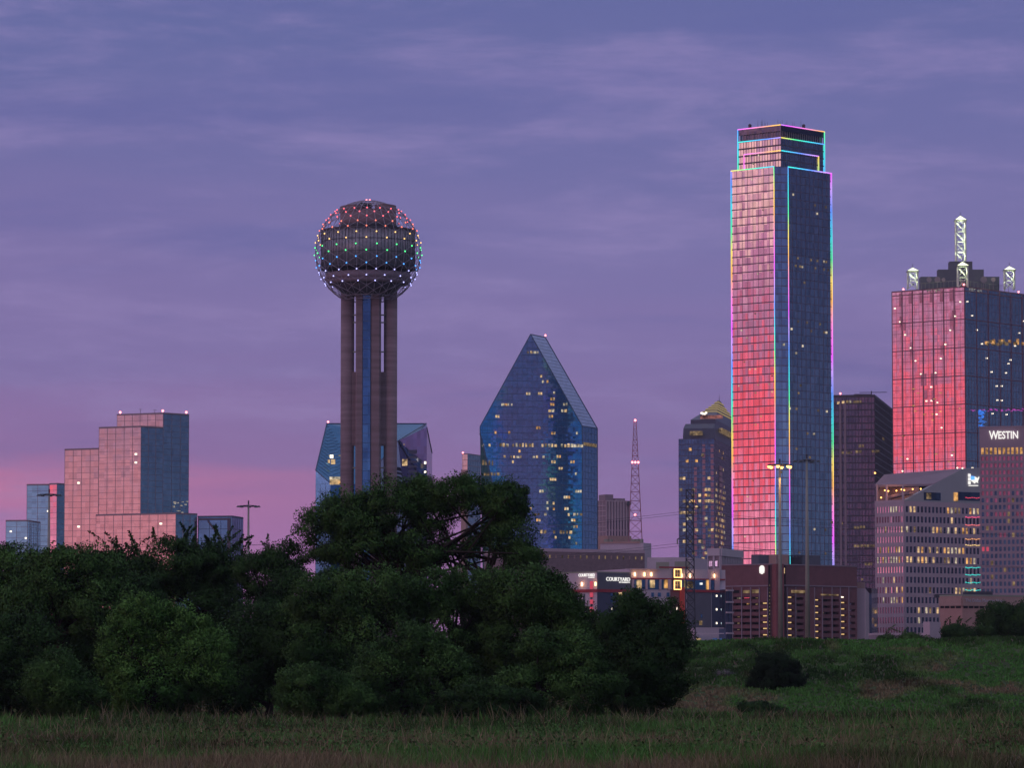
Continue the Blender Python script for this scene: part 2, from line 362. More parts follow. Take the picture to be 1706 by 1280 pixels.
# ------------------------------------------------------------------ ground
def gz(x, y):
    """floodplain, levee, city plateau"""
    y = np.asarray(y, dtype=float); x = np.asarray(x, dtype=float)
    t_ = np.clip((y - 462) / 58, 0, 1); up = 9.35 * (t_ * t_ * (3 - 2 * t_) * .35 + t_ * .65)
    dn = np.clip((y - 527) / 12, 0, 1) * 1.35
    n = .10 * np.sin(x * .21 + y * .05) + .08 * np.sin(x * .083 - y * .13 + 1.3) + .06 * np.sin(x * .47 + 2) * np.sin(y * .31)
    w = np.clip((700 - y) / 100, 0, 1) * np.clip((600 - abs(x)) / 100, 0, 1)
    return up - dn + n * w
def make_ground():
    ys = np.concatenate([[-1500, -700, -200, 0, 60, 100], np.arange(120, 460, 6), np.arange(460, 545, 2.5), [560, 600, 700, 900, 1300, 2000, 4000, 7000]])
    xs = np.concatenate([[-4500, -2000, -700, -300, -150], np.arange(-100, 101, 4), [150, 300, 700, 2000, 4500]])
    XX, YY = np.meshgrid(xs, ys); ZZ = gz(XX, YY); nx = len(xs); ny = len(ys)
    v = np.stack([XX.ravel(), YY.ravel(), ZZ.ravel()], 1)
    f = [(j * nx + i, j * nx + i + 1, (j + 1) * nx + i + 1, (j + 1) * nx + i) for j in range(ny - 1) for i in range(nx - 1)]
    me = bpy.data.meshes.new('ground'); me.from_pydata(v.tolist(), [], f); me.polygons.foreach_set('use_smooth', [True] * len(f))
    m = matte('grassy_soil', (.030, .055, .018), .95, .45, .12, .1, c2=(.060, .080, .034)); me.materials.append(m)
    o = bpy.data.objects.new('ground', me); col_.objects.link(o); tag(o, kind='structure')
make_ground()
exec_parts = True

# ------------------------------------------------------------------ vegetation
def leafmat(name, c1, c2, scale=.35):
    m, t_, p = mat(name); N = t_.nodes; L = t_.links
    g = N.new('ShaderNodeNewGeometry'); n = N.new('ShaderNodeTexNoise'); n.inputs['Scale'].default_value = scale; n.inputs['Detail'].default_value = 4
    L.new(g.outputs['Position'], n.inputs[0])
    ri = N.new('ShaderNodeMath'); ri.operation = 'MULTIPLY_ADD'; ri.inputs[1].default_value = .16; L.new(g.outputs['Random Per Island'], ri.inputs[0]); 
    sb = N.new('ShaderNodeMath'); sb.operation = 'SUBTRACT'; sb.inputs[1].default_value = .08; L.new(n.outputs[0], sb.inputs[0]); L.new(sb.outputs[0], ri.inputs[2])
    r = N.new('ShaderNodeValToRGB'); e = r.color_ramp.elements; e[0].position = .3; e[1].position = .72; e[0].color = (*c1, 1); e[1].color = (*c2, 1)
    L.new(ri.outputs[0], r.inputs[0]); L.new(r.outputs[0], p.inputs['Base Color'])
    p.inputs['Roughness'].default_value = .8; p.inputs['Specular IOR Level'].default_value = .12
    sn = N.new('ShaderNodeVectorMath'); sn.operation = 'MULTIPLY_ADD'; L.new(g.outputs['Normal'], sn.inputs[0]); sn.inputs[1].default_value = (.15, .15, .15); at = N.new('ShaderNodeAttribute'); at.attribute_name = 'clump'; L.new(at.outputs['Vector'], sn.inputs[2])
    nn = N.new('ShaderNodeVectorMath'); nn.operation = 'NORMALIZE'; L.new(sn.outputs[0], nn.inputs[0]); L.new(nn.outputs[0], p.inputs['Normal'])
    return m
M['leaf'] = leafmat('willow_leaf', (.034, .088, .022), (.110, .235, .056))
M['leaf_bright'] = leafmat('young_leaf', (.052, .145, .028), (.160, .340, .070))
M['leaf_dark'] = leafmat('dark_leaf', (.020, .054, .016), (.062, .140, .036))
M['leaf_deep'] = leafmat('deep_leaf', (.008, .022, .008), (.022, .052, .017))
M['bark'] = matte('bark', (.035, .026, .022), .95, .3, 1.2)
def np_obj(name, V, Fc, mats, parent, loc, smooth=False, colors=None, normals=None, **tags):
    me = bpy.data.meshes.new(name); n = len(V); k = Fc.shape[1]
    me.vertices.add(n); me.vertices.foreach_set('co', (V - np.array(loc)).astype(np.float32).ravel())
    me.loops.add(Fc.size); me.loops.foreach_set('vertex_index', Fc.astype(np.int32).ravel())
    me.polygons.add(len(Fc)); me.polygons.foreach_set('loop_start', np.arange(0, Fc.size, k, dtype=np.int32)); me.polygons.foreach_set('loop_total', np.full(len(Fc), k, dtype=np.int32))
    me.update(calc_edges=True)
    if colors is not None:
        ca = me.color_attributes.new('tone', 'FLOAT_COLOR', 'POINT'); ca.data.foreach_set('color', colors.astype(np.float32).ravel())
    if normals is not None:
        na = me.attributes.new('clump', 'FLOAT_VECTOR', 'POINT'); na.data.foreach_set('vector', normals.astype(np.float32).ravel())
    for m in mats: me.materials.append(m)
    o = bpy.data.objects.new(name, me); col_.objects.link(o)
    if parent: o.parent = parent; o.location = Vector(loc) - parent.location
    else: o.location = loc
    return tag(o, **tags)
def leaves(C, size, aspect=.45, droop=.3):
    """rhomb-shaped leaves at the points C"""
    n = len(C); a = rng.normal(size=(n, 3)); a[:, 2] -= droop; a /= np.linalg.norm(a, axis=1)[:, None]
    b = rng.normal(size=(n, 3)); b -= (b * a).sum(1)[:, None] * a; b /= np.linalg.norm(b, axis=1)[:, None]
    s = (size * rng.uniform(.6, 1.35, n))[:, None]
    V = np.stack([C - a * s, C + b * s * aspect, C + a * s, C - b * s * aspect], 1).reshape(-1, 3)
    return V, np.arange(4 * n).reshape(-1, 4)
def crown_points(ells, n_clump, per, cr, spread=.75, shell=.45):
    """ells: list of (centre, radii). leaf clumps fill the outer part of every lobe"""
    vol = np.array([r[0] * r[2] for c, r in ells]); pr = vol / vol.sum(); idx = rng.choice(len(ells), n_clump, p=pr)
    CC = np.array([ells[i][0] for i in idx]); RR = np.array([ells[i][1] for i in idx])
    d = rng.normal(size=(n_clump, 3)); d /= np.linalg.norm(d, axis=1)[:, None]
    rad = rng.uniform(shell, 1.0, n_clump) ** .6 * np.where(rng.uniform(0, 1, n_clump) < .14, 1.14, 1.0)
    K = CC + d * RR * rad[:, None]
    cs = cr * rng.uniform(.6, 1.4, n_clump)
    P = []; Nn = []
    for k in range(n_clump):
        m = int(per * 2.7 * rng.uniform(.6, 1.4)); q = rng.normal(size=(m, 3)); q /= np.linalg.norm(q, axis=1)[:, None]
        Nn.append(q * 1.0 + d[k] * .6 + np.array([0, 0, .06])); q *= (rng.uniform(0, 1, m) ** .45)[:, None] * cs[k]; q[:, 2] *= spread; P.append(K[k] + q)
    return K, np.concatenate(P), np.concatenate(Nn)
def limb(mb, p, q, r0, r1, sag=.15, n=4, seed=0):
    rr = random.Random(seed); p = Vector(p); q = Vector(q); L = (q - p).length
    mid = (p + q) / 2 + Vector((rr.uniform(-1, 1), rr.uniform(-1, 1), rr.uniform(-.2, 1))) * L * sag
    prev = p; pr = r0
    for i in range(1, n + 1):
        t_ = i / n; c = p * (1 - t_) ** 2 + mid * 2 * t_ * (1 - t_) + q * t_ * t_; r = r0 + (r1 - r0) * t_
        mb.tube(prev, c, pr, 5, r, cap=False); prev = c; pr = r
def tree(name, D, bx, by, ell, label, cat='tree', mt='leaf', n_clump=170, per=110, cr=1.0, leaf=.17, depth=.85, trunk=.28, spread=.75, limbs=26, shoots=0, group=None, shell=.45, trunks=1, seed=1):
    """ell: lobes in photo pixels (cx, cy, rx, ry) turned into real ones at depth D"""
    group = {'tree': 'trees of the dark wood', 'bush': 'bushes at the edge of the wood', 'levee_bush': 'bushes on the levee'}.get(name)
    b = pt(bx, by, D); z0 = float(gz(b.x, D)); root = empty(name, (b.x, D, z0), label, cat, group); k = D / F
    es = []
    for i, (x, y, rx, ry) in enumerate(ell):
        c = pt(x, y, D); dy = rng.uniform(-.35, .35) * rx * k
        es.append((np.array([c.x, c.y + dy, c.z]), np.array([rx * k, rx * k * depth, ry * k])))
    K, P, Nn = crown_points(es, n_clump, per, cr, spread, shell)
    if shoots:                                      # long upright leafy shoots above the crown
        ex = []
        for _ in range(shoots):
            c, r = es[rng.integers(len(es))]; a = rng.uniform(-1, 1); st_ = c + np.array([a * r[0], rng.uniform(-.5, .5) * r[1], r[2] * math.sqrt(max(0, 1 - a * a)) * .85])
            dr = np.array([a * .5 + rng.normal() * .2, rng.normal() * .2, 1.0]); Ls = rng.uniform(.8, 2.4)
            tt = rng.uniform(0, 1, 110); bend = np.array([rng.normal() * .5, 0, -.15])
            ex.append(st_ + tt[:, None] * dr * Ls + (tt ** 2)[:, None] * bend * Ls + rng.normal(size=(110, 3)) * .13 * (1.2 - tt)[:, None])
        Nn = np.concatenate([Nn] + [np.tile([0, 0, .6], (len(e), 1)) for e in ex]); P = np.concatenate([P] + ex)
    P[:, 2] = np.maximum(P[:, 2], gz(P[:, 0], P[:, 1]) + .05)
    V, Fc = leaves(P, leaf * .60)
    ctr = (b.x, D, float(P[:, 2].mean()))
    np_obj('crown', V, Fc, [M[mt]], root, ctr, normals=np.repeat(Nn, 4, 0))
    mb = MB(); rr = random.Random(seed)
    zt = min(e[0][2] for e in es); top = max(e[0][2] for e in es)
    for tnk in range(trunks):
        dx = (tnk - (trunks - 1) / 2) * 1.1; tx = es[min(len(es) - 1, int((tnk + .5) / trunks * len(es)))][0]
        fork = Vector((b.x * .6 + tx[0] * .4 + dx, D, z0 + (zt - z0) * .45)); limb(mb, (b.x + dx * .4, D, z0 - .3), fork, trunk * 1.25, trunk * .8, .05, 4, seed + tnk)
        up = Vector((tx[0], tx[1], zt * .35 + top * .65)); limb(mb, fork, up, trunk * .8, trunk * .3, .08, 5, seed + 9 + tnk)
        for j in range(limbs // trunks):
            q = K[rr.randrange(len(K))]; s_ = fork.lerp(up, rr.uniform(0, .8)); limb(mb, s_, q, trunk * .38, .035, .12, 4, seed * 31 + j)
    mb.build('trunk', M['bark'], root, True)
    return root
tree('tree', 318, 30, 1215, [(20, 960, 55, 62), (70, 985, 60, 50), (-30, 980, 60, 70)], 'rounded dark green tree cut off by the left edge of the photo', n_clump=230, seed=2)
tree('tree', 305, 130, 1215, [(120, 965, 82, 58), (70, 1010, 70, 60), (175, 1020, 60, 60)], 'broad dome of dull green foliage below the low stepped end of the mirrored hotel', n_clump=260, mt='leaf', seed=3)
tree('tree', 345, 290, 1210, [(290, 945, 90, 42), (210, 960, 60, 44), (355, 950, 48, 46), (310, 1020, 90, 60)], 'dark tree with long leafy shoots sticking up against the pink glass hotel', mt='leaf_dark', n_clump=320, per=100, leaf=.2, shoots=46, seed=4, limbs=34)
tree('tree', 335, 445, 1210, [(440, 960, 56, 40), (475, 935, 30, 26), (430, 1040, 70, 70)], 'mid-size dark tree between the shooting-top tree and the big spreading tree', mt='leaf_dark', n_clump=190, seed=5, shoots=8)
tree('big_tree', 330, 720, 1215, [(545, 890, 44, 52), (580, 850, 44, 34), (650, 840, 62, 38), (705, 825, 40, 30), (765, 822, 52, 30), (835, 835, 48, 34), (850, 890, 42, 44), (870, 930, 32, 28), (722, 862, 40, 30), (600, 875, 60, 34), (610, 915, 74, 38), (700, 920, 60, 36), (780, 905, 26, 26)],
     'tallest spreading tree with open gaps and forked limbs in front of the ball tower', mt='leaf', n_clump=560, per=105, cr=.92, leaf=.16, trunk=.42, limbs=70, trunks=3, shell=.35, seed=6)
tree('tree', 285, 270, 1225, [(235, 1030, 52, 40), (300, 1060, 66, 50), (215, 1080, 52, 60), (330, 1110, 68, 70), (250, 1140, 90, 60)], 'brighter green tree standing out in front of the dark ones at left', mt='leaf_bright', n_clump=330, per=120, cr=.85, leaf=.14, seed=7)
tree('tree', 290, 40, 1225, [(30, 1080, 60, 70), (-20, 1110, 60, 80), (60, 1140, 60, 60)], 'low dark tree in the lower left corner of the wood', mt='leaf_dark', n_clump=220, seed=8)
tree('bush', 276, 100, 1232, [(95, 1140, 50, 50), (140, 1165, 40, 36)], 'small olive green bush left of the brighter green tree', 'bush', mt='leaf', n_clump=130, cr=.8, leaf=.14, trunk=.12, limbs=12, seed=9)
tree('tree', 310, 425, 1222, [(430, 1090, 68, 84), (480, 1060, 50, 70), (400, 1150, 60, 50)], 'dark hollow tree right of the brighter green one', mt='leaf_dark', n_clump=240, seed=10)
tree('tree', 300, 580, 1222, [(560, 1000, 74, 46), (630, 990, 66, 40), (540, 1080, 66, 80), (620, 1070, 80, 80)], 'wide dull green tree below the left half of the spreading tree', mt='leaf', n_clump=330, cr=.95, leaf=.15, seed=11)
tree('tree', 303, 770, 1222, [(720, 990, 62, 38), (790, 985, 60, 34), (750, 1050, 90, 70), (800, 1110, 70, 70)], 'domed green tree below the gap in the spreading tree', mt='leaf', n_clump=330, cr=.95, leaf=.15, seed=12)
tree('tree', 300, 905, 1222, [(880, 990, 70, 42), (918, 1002, 44, 38), (880, 1060, 80, 70), (950, 1060, 40, 60)], 'rounded tree whose crown hides the left wing of the red-striped hotel', mt='leaf', n_clump=320, cr=.95, leaf=.15, seed=13)
tree('tree', 288, 690, 1228, [(690, 1080, 46, 40), (640, 1130, 60, 60), (720, 1130, 70, 70)], 'small domed tree at the foot of the middle of the wood', mt='leaf', n_clump=230, cr=.8, leaf=.14, seed=14)
tree('tree', 286, 930, 1228, [(905, 1085, 40, 36), (950, 1110, 60, 56), (880, 1150, 60, 46), (975, 1150, 60, 44)], 'low tree in front at the right third of the wood', mt='leaf', n_clump=250, cr=.8, leaf=.14, seed=15)
tree('tree', 300, 1075, 1222, [(1060, 1020, 42, 32), (1100, 1045, 40, 40), (1020, 1070, 50, 44), (1085, 1100, 68, 70), (1050, 1150, 72, 46)], 'rightmost tree of the wood, beside the power pylon', mt='leaf_dark', n_clump=330, cr=.85, leaf=.15, seed=16)
tree('bush', 280, 520, 1230, [(515, 1150, 60, 42), (570, 1165, 50, 30)], 'low brownish green bush at the foot of the wood', 'bush', mt='leaf', n_clump=140, cr=.7, leaf=.13, trunk=.1, limbs=10, seed=17)
tree('bush', 278, 800, 1230, [(800, 1170, 60, 30), (860, 1175, 40, 24)], 'flat dark bush at the wood edge above the reddish grass', 'bush', mt='leaf_dark', n_clump=110, cr=.6, leaf=.12, trunk=.1, limbs=8, seed=18)
tree('levee_bush', 486, 1295, 1160, [(1293, 1117, 36, 27), (1268, 1134, 22, 20), (1325, 1140, 20, 15), (1295, 1138, 38, 18)], 'round dark bush alone on the grassy levee slope', 'bush', mt='leaf_deep', n_clump=210, per=120, cr=.75, shoots=16, shell=.2, leaf=.2, trunk=.16, limbs=12, seed=19)
tree('levee_bush', 440, 1262, 1196, [(1258, 1182, 26, 9), (1292, 1186, 16, 6)], 'low dark shrub just below the round bush on the levee', 'bush', mt='leaf_dark', n_clump=80, per=110, cr=.6, leaf=.17, trunk=.08, limbs=6, seed=20)
tree('far_tree', 640, 1668, 1068, [(1668, 1030, 36, 26), (1690, 1040, 26, 26), (1645, 1048, 22, 18), (1712, 1036, 24, 30)], 'dark round tree behind the levee crest at the right, in front of the newspaper building', mt='leaf_dark', n_clump=170, per=110, cr=1.3, leaf=.27, trunk=.3, seed=22)
tree('far_bush', 620, 1588, 1068, [(1585, 1054, 18, 10), (1606, 1058, 20, 9)], 'small spiky tree behind the levee crest left of the round one', 'bush', mt='leaf_dark', n_clump=60, per=90, cr=.8, leaf=.22, trunk=.12, shoots=8, seed=23)
tree('far_bush', 600, 1500, 1070, [(1478, 1064, 14, 5), (1520, 1064, 22, 6)], 'low brush along the levee crest in front of the pale bank tower', 'bush', mt='leaf', n_clump=40, per=80, cr=.6, leaf=.18, trunk=.08, shoots=3, limbs=4, seed=24)
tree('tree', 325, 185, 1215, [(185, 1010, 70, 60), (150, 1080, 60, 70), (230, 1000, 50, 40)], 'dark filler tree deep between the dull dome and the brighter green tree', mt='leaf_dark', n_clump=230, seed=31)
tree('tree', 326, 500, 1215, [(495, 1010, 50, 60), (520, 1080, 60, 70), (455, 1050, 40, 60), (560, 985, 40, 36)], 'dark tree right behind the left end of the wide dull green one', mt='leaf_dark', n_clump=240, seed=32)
# pale flowering shrub on the levee
M['leaf_pale'] = leafmat('pale_blossom', (.16, .14, .16), (.42, .38, .42), 1.5)
tree('flowering_shrub', 492, 1205, 1142, [(1207, 1124, 15, 8), (1194, 1128, 8, 4)], 'pale blossoming shrub on the levee left of the round dark bush', 'shrub', mt='leaf_pale', n_clump=36, per=26, cr=.5, leaf=.09, trunk=.05, limbs=8, seed=25)

# ------------------------------------------------------------------ grass
def grassmat():
    m, t_, p = mat('grass_blade'); N = t_.nodes; L = t_.links
    a = N.new('ShaderNodeAttribute'); a.attribute_name = 'tone'; L.new(a.outputs['Color'], p.inputs['Base Color'])
    p.inputs['Roughness'].default_value = .8; p.inputs['Specular IOR Level'].default_value = .15; return m
M['grass'] = grassmat()
def vnoise(x, y, s, seed):
    """cheap smooth value noise"""
    r = np.random.default_rng(seed); g = r.uniform(0, 1, (256, 256)); X_ = x / s; Y_ = y / s
    i = np.floor(X_).astype(int); j = np.floor(Y_).astype(int); fx = X_ - i; fy = Y_ - j; fx = fx * fx * (3 - 2 * fx); fy = fy * fy * (3 - 2 * fy)
    def G(a, b): return g[a % 256, b % 256]
    return (G(i, j) * (1 - fx) + G(i + 1, j) * fx) * (1 - fy) + (G(i, j + 1) * (1 - fx) + G(i + 1, j + 1) * fx) * fy
def make_grass(name, n, d0, d1, blades, hmin, hmax, width, label_kind, power=1.0, seed=3, tan=0.0):
    r = np.random.default_rng(seed)
    D = d0 + (d1 - d0) * r.uniform(0, 1, n) ** power; x = (D * .14 + 14) * r.uniform(-1, 1, n)
    a = vnoise(x * 1.0, D * .45, 7, 1) * .6 + vnoise(x, D * .5, 2.3, 2) * .4          # patches seen at a low angle
    b = vnoise(x, D * .4, 11, 5) * .6 + vnoise(x, D * .6, 3.1, 6) * .4
    red = np.clip((a - .5) * 5 + .15 + np.where(D < 205, .35, 0) - np.where((D > 235) & (D < 330), .6, 0) - np.where(D > 350, .5, 0), 0, 1)
    drk = np.clip((b - .52) * 6, 0, 1)
    green = np.stack([.050 + 0 * x, .135 + .05 * a, .030 + 0 * x], 1); rust = np.array([.165, .120, .075]); olive = np.array([.105, .135, .042])
    c = green * (1 - red[:, None]) + rust * red[:, None]
    c = c * (1 - .35 * b[:, None]) + olive * .35 * b[:, None]; c *= (1 - .62 * drk)[:, None]; c *= 1.3
    if tan: c = c * (1 - tan) + np.array([.30, .215, .14]) * tan * r.uniform(.4, 1.1, (n, 1))
    h = (hmin + (hmax - hmin) * r.uniform(0, 1, n) ** 1.5) * (.55 + .9 * b) * np.where((D > 240) & (D < 330), 1.35, 1.0)
    base_ = np.stack([x, D, gz(x, D) - .03], 1)
    B = np.repeat(base_, blades, 0) + np.concatenate([r.normal(0, .16, (n * blades, 2)), np.zeros((n * blades, 1))], 1)
    H = np.repeat(h, blades) * r.uniform(.5, 1.25, n * blades); th = r.uniform(0, math.pi, n * blades); ln = r.normal(0, .30, (n * blades, 2))
    wv = np.stack([np.cos(th), np.sin(th) * .5, 0 * th], 1) * (width * (B[:, 1] / 250) * r.uniform(.6, 1.4, n * blades))[:, None]
    mid = B + np.stack([ln[:, 0] * H * .25, ln[:, 1] * H * .25, H * .55], 1); tip = B + np.stack([ln[:, 0] * H, ln[:, 1] * H, H * .95], 1)
    V = np.stack([B - wv, B + wv, mid + wv * .8, mid - wv * .8, tip], 1).reshape(-1, 3)
    q = np.arange(n * blades)[:, None] * 5
    Fc = np.concatenate([q + np.array([[0, 1, 2]]), q + np.array([[0, 2, 3]]), q + np.array([[3, 2, 4]])], 0)
    cc = np.repeat(c, blades, 0) * r.uniform(.65, 1.35, (n * blades, 1)); pale = r.uniform(0, 1, n * blades) < .05
    cc[pale] = np.array([.15, .13, .10]); colr = np.repeat(np.concatenate([cc, np.ones((len(cc), 1))], 1), 5, 0)
    np_obj(name, V, Fc, [M['grass']], None, (0, 300, 0), colors=colr, kind='stuff', label=label_kind, cat='grass')
make_grass('meadow_grass', 88000, 118, 262, 8, .22, .72, .026, 'dark reddish and green meadow grass across the foreground', seed=3)
make_grass('seeding_stalks', 10500, 120, 300, 3, .55, 1.25, .022, 'tall tan seed stalks standing among the meadow grass', seed=8, tan=.75)
make_grass('weeds', 34000, 255, 462, 8, .35, .95, .05, 'green weeds between the meadow and the foot of the levee', seed=4)
make_grass('levee_grass', 44000, 455, 530, 7, .22, .5, .05, 'short grass on the levee slope', seed=5)

def undergrowth():
    r = np.random.default_rng(12); n = 980; D = r.uniform(140, 330, n); x = D * r.uniform(-.13, .13, n); k = vnoise(x, D * .6, 6, 9); keep = (k > .42) & ((D > 215) | (r.uniform(0, 1, n) < .5)); D, x = D[keep], x[keep]
    P = []
    for d, xx in zip(D, x):
        m = int(r.uniform(60, 150)); w = r.uniform(.4, 1.1); q = r.normal(size=(m, 3)) * np.array([w, w, .28]); q[:, 2] = abs(q[:, 2]) + r.uniform(0, .35, m); P.append(q + np.array([xx, d, float(gz(xx, d))]))
    V, Fc = leaves(np.concatenate(P), .075); np_obj('undergrowth', V, Fc, [M['leaf']], None, (0, 270, 0), normals=np.tile([0, -.2, .8], (len(V), 1)), kind='stuff', label='leafy bright green weeds along the foot of the wood', cat='weeds')
undergrowth()
# ------------------------------------------------------------------ buildings
exec_parts = True
G_PINK = glass('silver_mirror_glass', (.80, .78, .80), (1.65, 1.95), .006, .14, .06, .004)
G_BOA = glass('smoked_mirror_glass', (.86, .80, .84), (1.75, 3.95), .016, .22, .07)
G_FOUNT = glass('blue_green_glass', (.10, .42, .64), (1.5, 1.3), .010, .22, .05)
G_REN = glass('bronze_mirror_glass', (.84, .80, .82), (1.5, 3.9), .010, .16, .07)
G_DARK = glass('dark_glass', (.17, .17, .23), (1.6, 3.8), .02, .3, .12)
G_NAVY = glass('navy_glass', (.26, .36, .52), (1.8, 3.8), .012, .25, .08)
def lit_cells(wall, du, dz, prob, z0, z1, u0=0, u1=None, fw=.8, fh=.45, off=.25, mats=LIT, rnd=random):
    u1 = wall.len if u1 is None else u1; out = []; nu = int((u1 - u0) / du); nz_ = int((z1 - z0) / dz)
    for j in range(nz_):
        for i in range(nu):
            u = u0 + i * du; z = z0 + j * dz; p = prob(u / wall.len, z) if callable(prob) else prob
            if rnd.random() < p:
                out.append((wall.quad(u + du * (1 - fw) / 2, u + du * (1 + fw) / 2, z + dz * (.9 - fh), z + dz * .9, off), rnd.choice(mats)))
    return out
def glass_block(root, ws, gm, du, dz, tu=.13, tz=.10, proud=.06, mm='mull_silver', name='curtain_wall'):
    mb = MB(); mb.prism(plan(ws), ws[0].z0, ws[0].z1, 0, 1); cw_ = mb.build(name, [gm, M['roof']], root)
    g = MB()
    for w in ws[:2]: w.grid(g, du, dz, tu, tz, proud)
    for w in ws[2:]: w.grid(g, du * 3, dz, tu, tz, proud)
    parapet(g, plan(ws), ws[0].z1, .5, .4)
    g.build('mullion_grid', M[mm], cw_)

# --- mirrored stepped hotel (left)
def stepped_hotel():
    D = 1400; a = 26
    tall = rect(195, 272, 315, 690, D + 14, a, 45); root = empty('mirrored_hotel', base(tall), 'stepped hotel of silver mirror glass glowing pink at the left', 'hotel')
    glass_block(root, tall, G_PINK, 3.3, 1.95)
    mid = rect(165, 235, 272, 712, D, a, 45); glass_block(root, mid, G_PINK, 3.3, 1.95)
    low = rect(108, 164.5, 190, 749, D + 11, a); glass_block(root, low, G_PINK, 3.3, 1.95)
    pod = rect(160, 293, 328.5, 857, D - 9, a, 45); glass_block(root, pod, G_PINK, 3.3, 1.95)
    for px, h in ((230, 2.0), (254, 1.6)):
        ant = MB(); ant.one = True
        p = tall[0].P(tall[0].uz(px, 690)[0], tall[0].z1, -1.5); ant.tube(p, p + Vector((0, 0, h)), .07); ant.tube(p + Vector((-.5, 0, h)), p + Vector((.6, 0, h)), .05)
        ant.build('antenna', M['dark_metal'], root)
    for w, px in ((tall[0], 199), (tall[0], 276), (tall[1], 312)):
        u = min(w.len - .5, max(.5, w.uz(px, 690)[0])); p = w.P(u, w.z1 + 1.1, -.5); MB().ball(p, .42).build('warning_light', M['redlamp'], root)
    it = []
    for px, py, w in ((226.5, 757, mid), (226.5, 771, mid), (131, 805, low), (188, 860, mid), (268, 873, pod), (131, 878, low)):
        u, z = w[0].uz(px, py); it.append((w[0].quad(u - .35, u + .35, z - .3, z + .3, .25), M['hot']))
    it += [(tall[1].quad(u, u + .3, z, z + .3, .3), M['pale']) for u, z in [(tall[1].uz(random.uniform(288, 312), random.uniform(836, 856))) for _ in range(14)]]
    quads('lit_window', root, it)
    # lower bluish wing
    wg = rect(45, 81, 88, 809, D + 70, 8); root2 = empty('glass_wing', base(wg), 'blue-grey mirrored wing at the far left with two low steps', 'building')
    glass_block(root2, wg, G_PINK, 3.3, 1.95)
    w2 = rect(10, 46, 60, 869, D + 62, 8); glass_block(root2, w2, G_PINK, 3.3, 1.95)
    w3 = rect(82.5, 95, 108, 807.5, D + 56, 36); glass_block(root2, w3, G_PINK, 3, 1.95)
    quads('lit_window', root2, [(wl.quad(u - .3, u + .3, z - .25, z + .25, .25), M['hot']) for wl, (u, z) in ((wg[0], wg[0].uz(80, 852)), (w2[0], w2[0].uz(18, 886)), (w2[0], w2[0].uz(43, 897)))])
    # low block at the right
    lb = rect(330, 387, 405, 862, D - 4, 12); root3 = empty('glass_pavilion', base(lb), 'low dark blue glass block at the right foot of the mirrored hotel', 'building')
    mb = MB(); mb.prism(plan(lb), 8, lb[0].z1, 0, 1); mb.build('curtain_wall', [G_NAVY, M['roof']], root3)
    g = MB(); lb[0].grid(g, 4.4, 3.9, .14, .16, .08); lb[1].grid(g, 2.2, 3.9, .14, .16, .08); parapet(g, plan(lb), lb[0].z1, .5, .4)
    g.build('mullion_grid', M['mullion_blue'], root3)
    d = MB(); A = lb[0].P(*lb[0].uz(346, 868), .2); B_ = lb[0].P(*lb[0].uz(374, 905), .2); d.tube(A, B_, .35, 4); lb[0].pbox(d, 379, 864, 384, 925, 0, .3); lb[0].pbox(d, 331, 864, 384, 867, 0, .33)
    d.build('trim', M['mullion'], root3)
stepped_hotel()

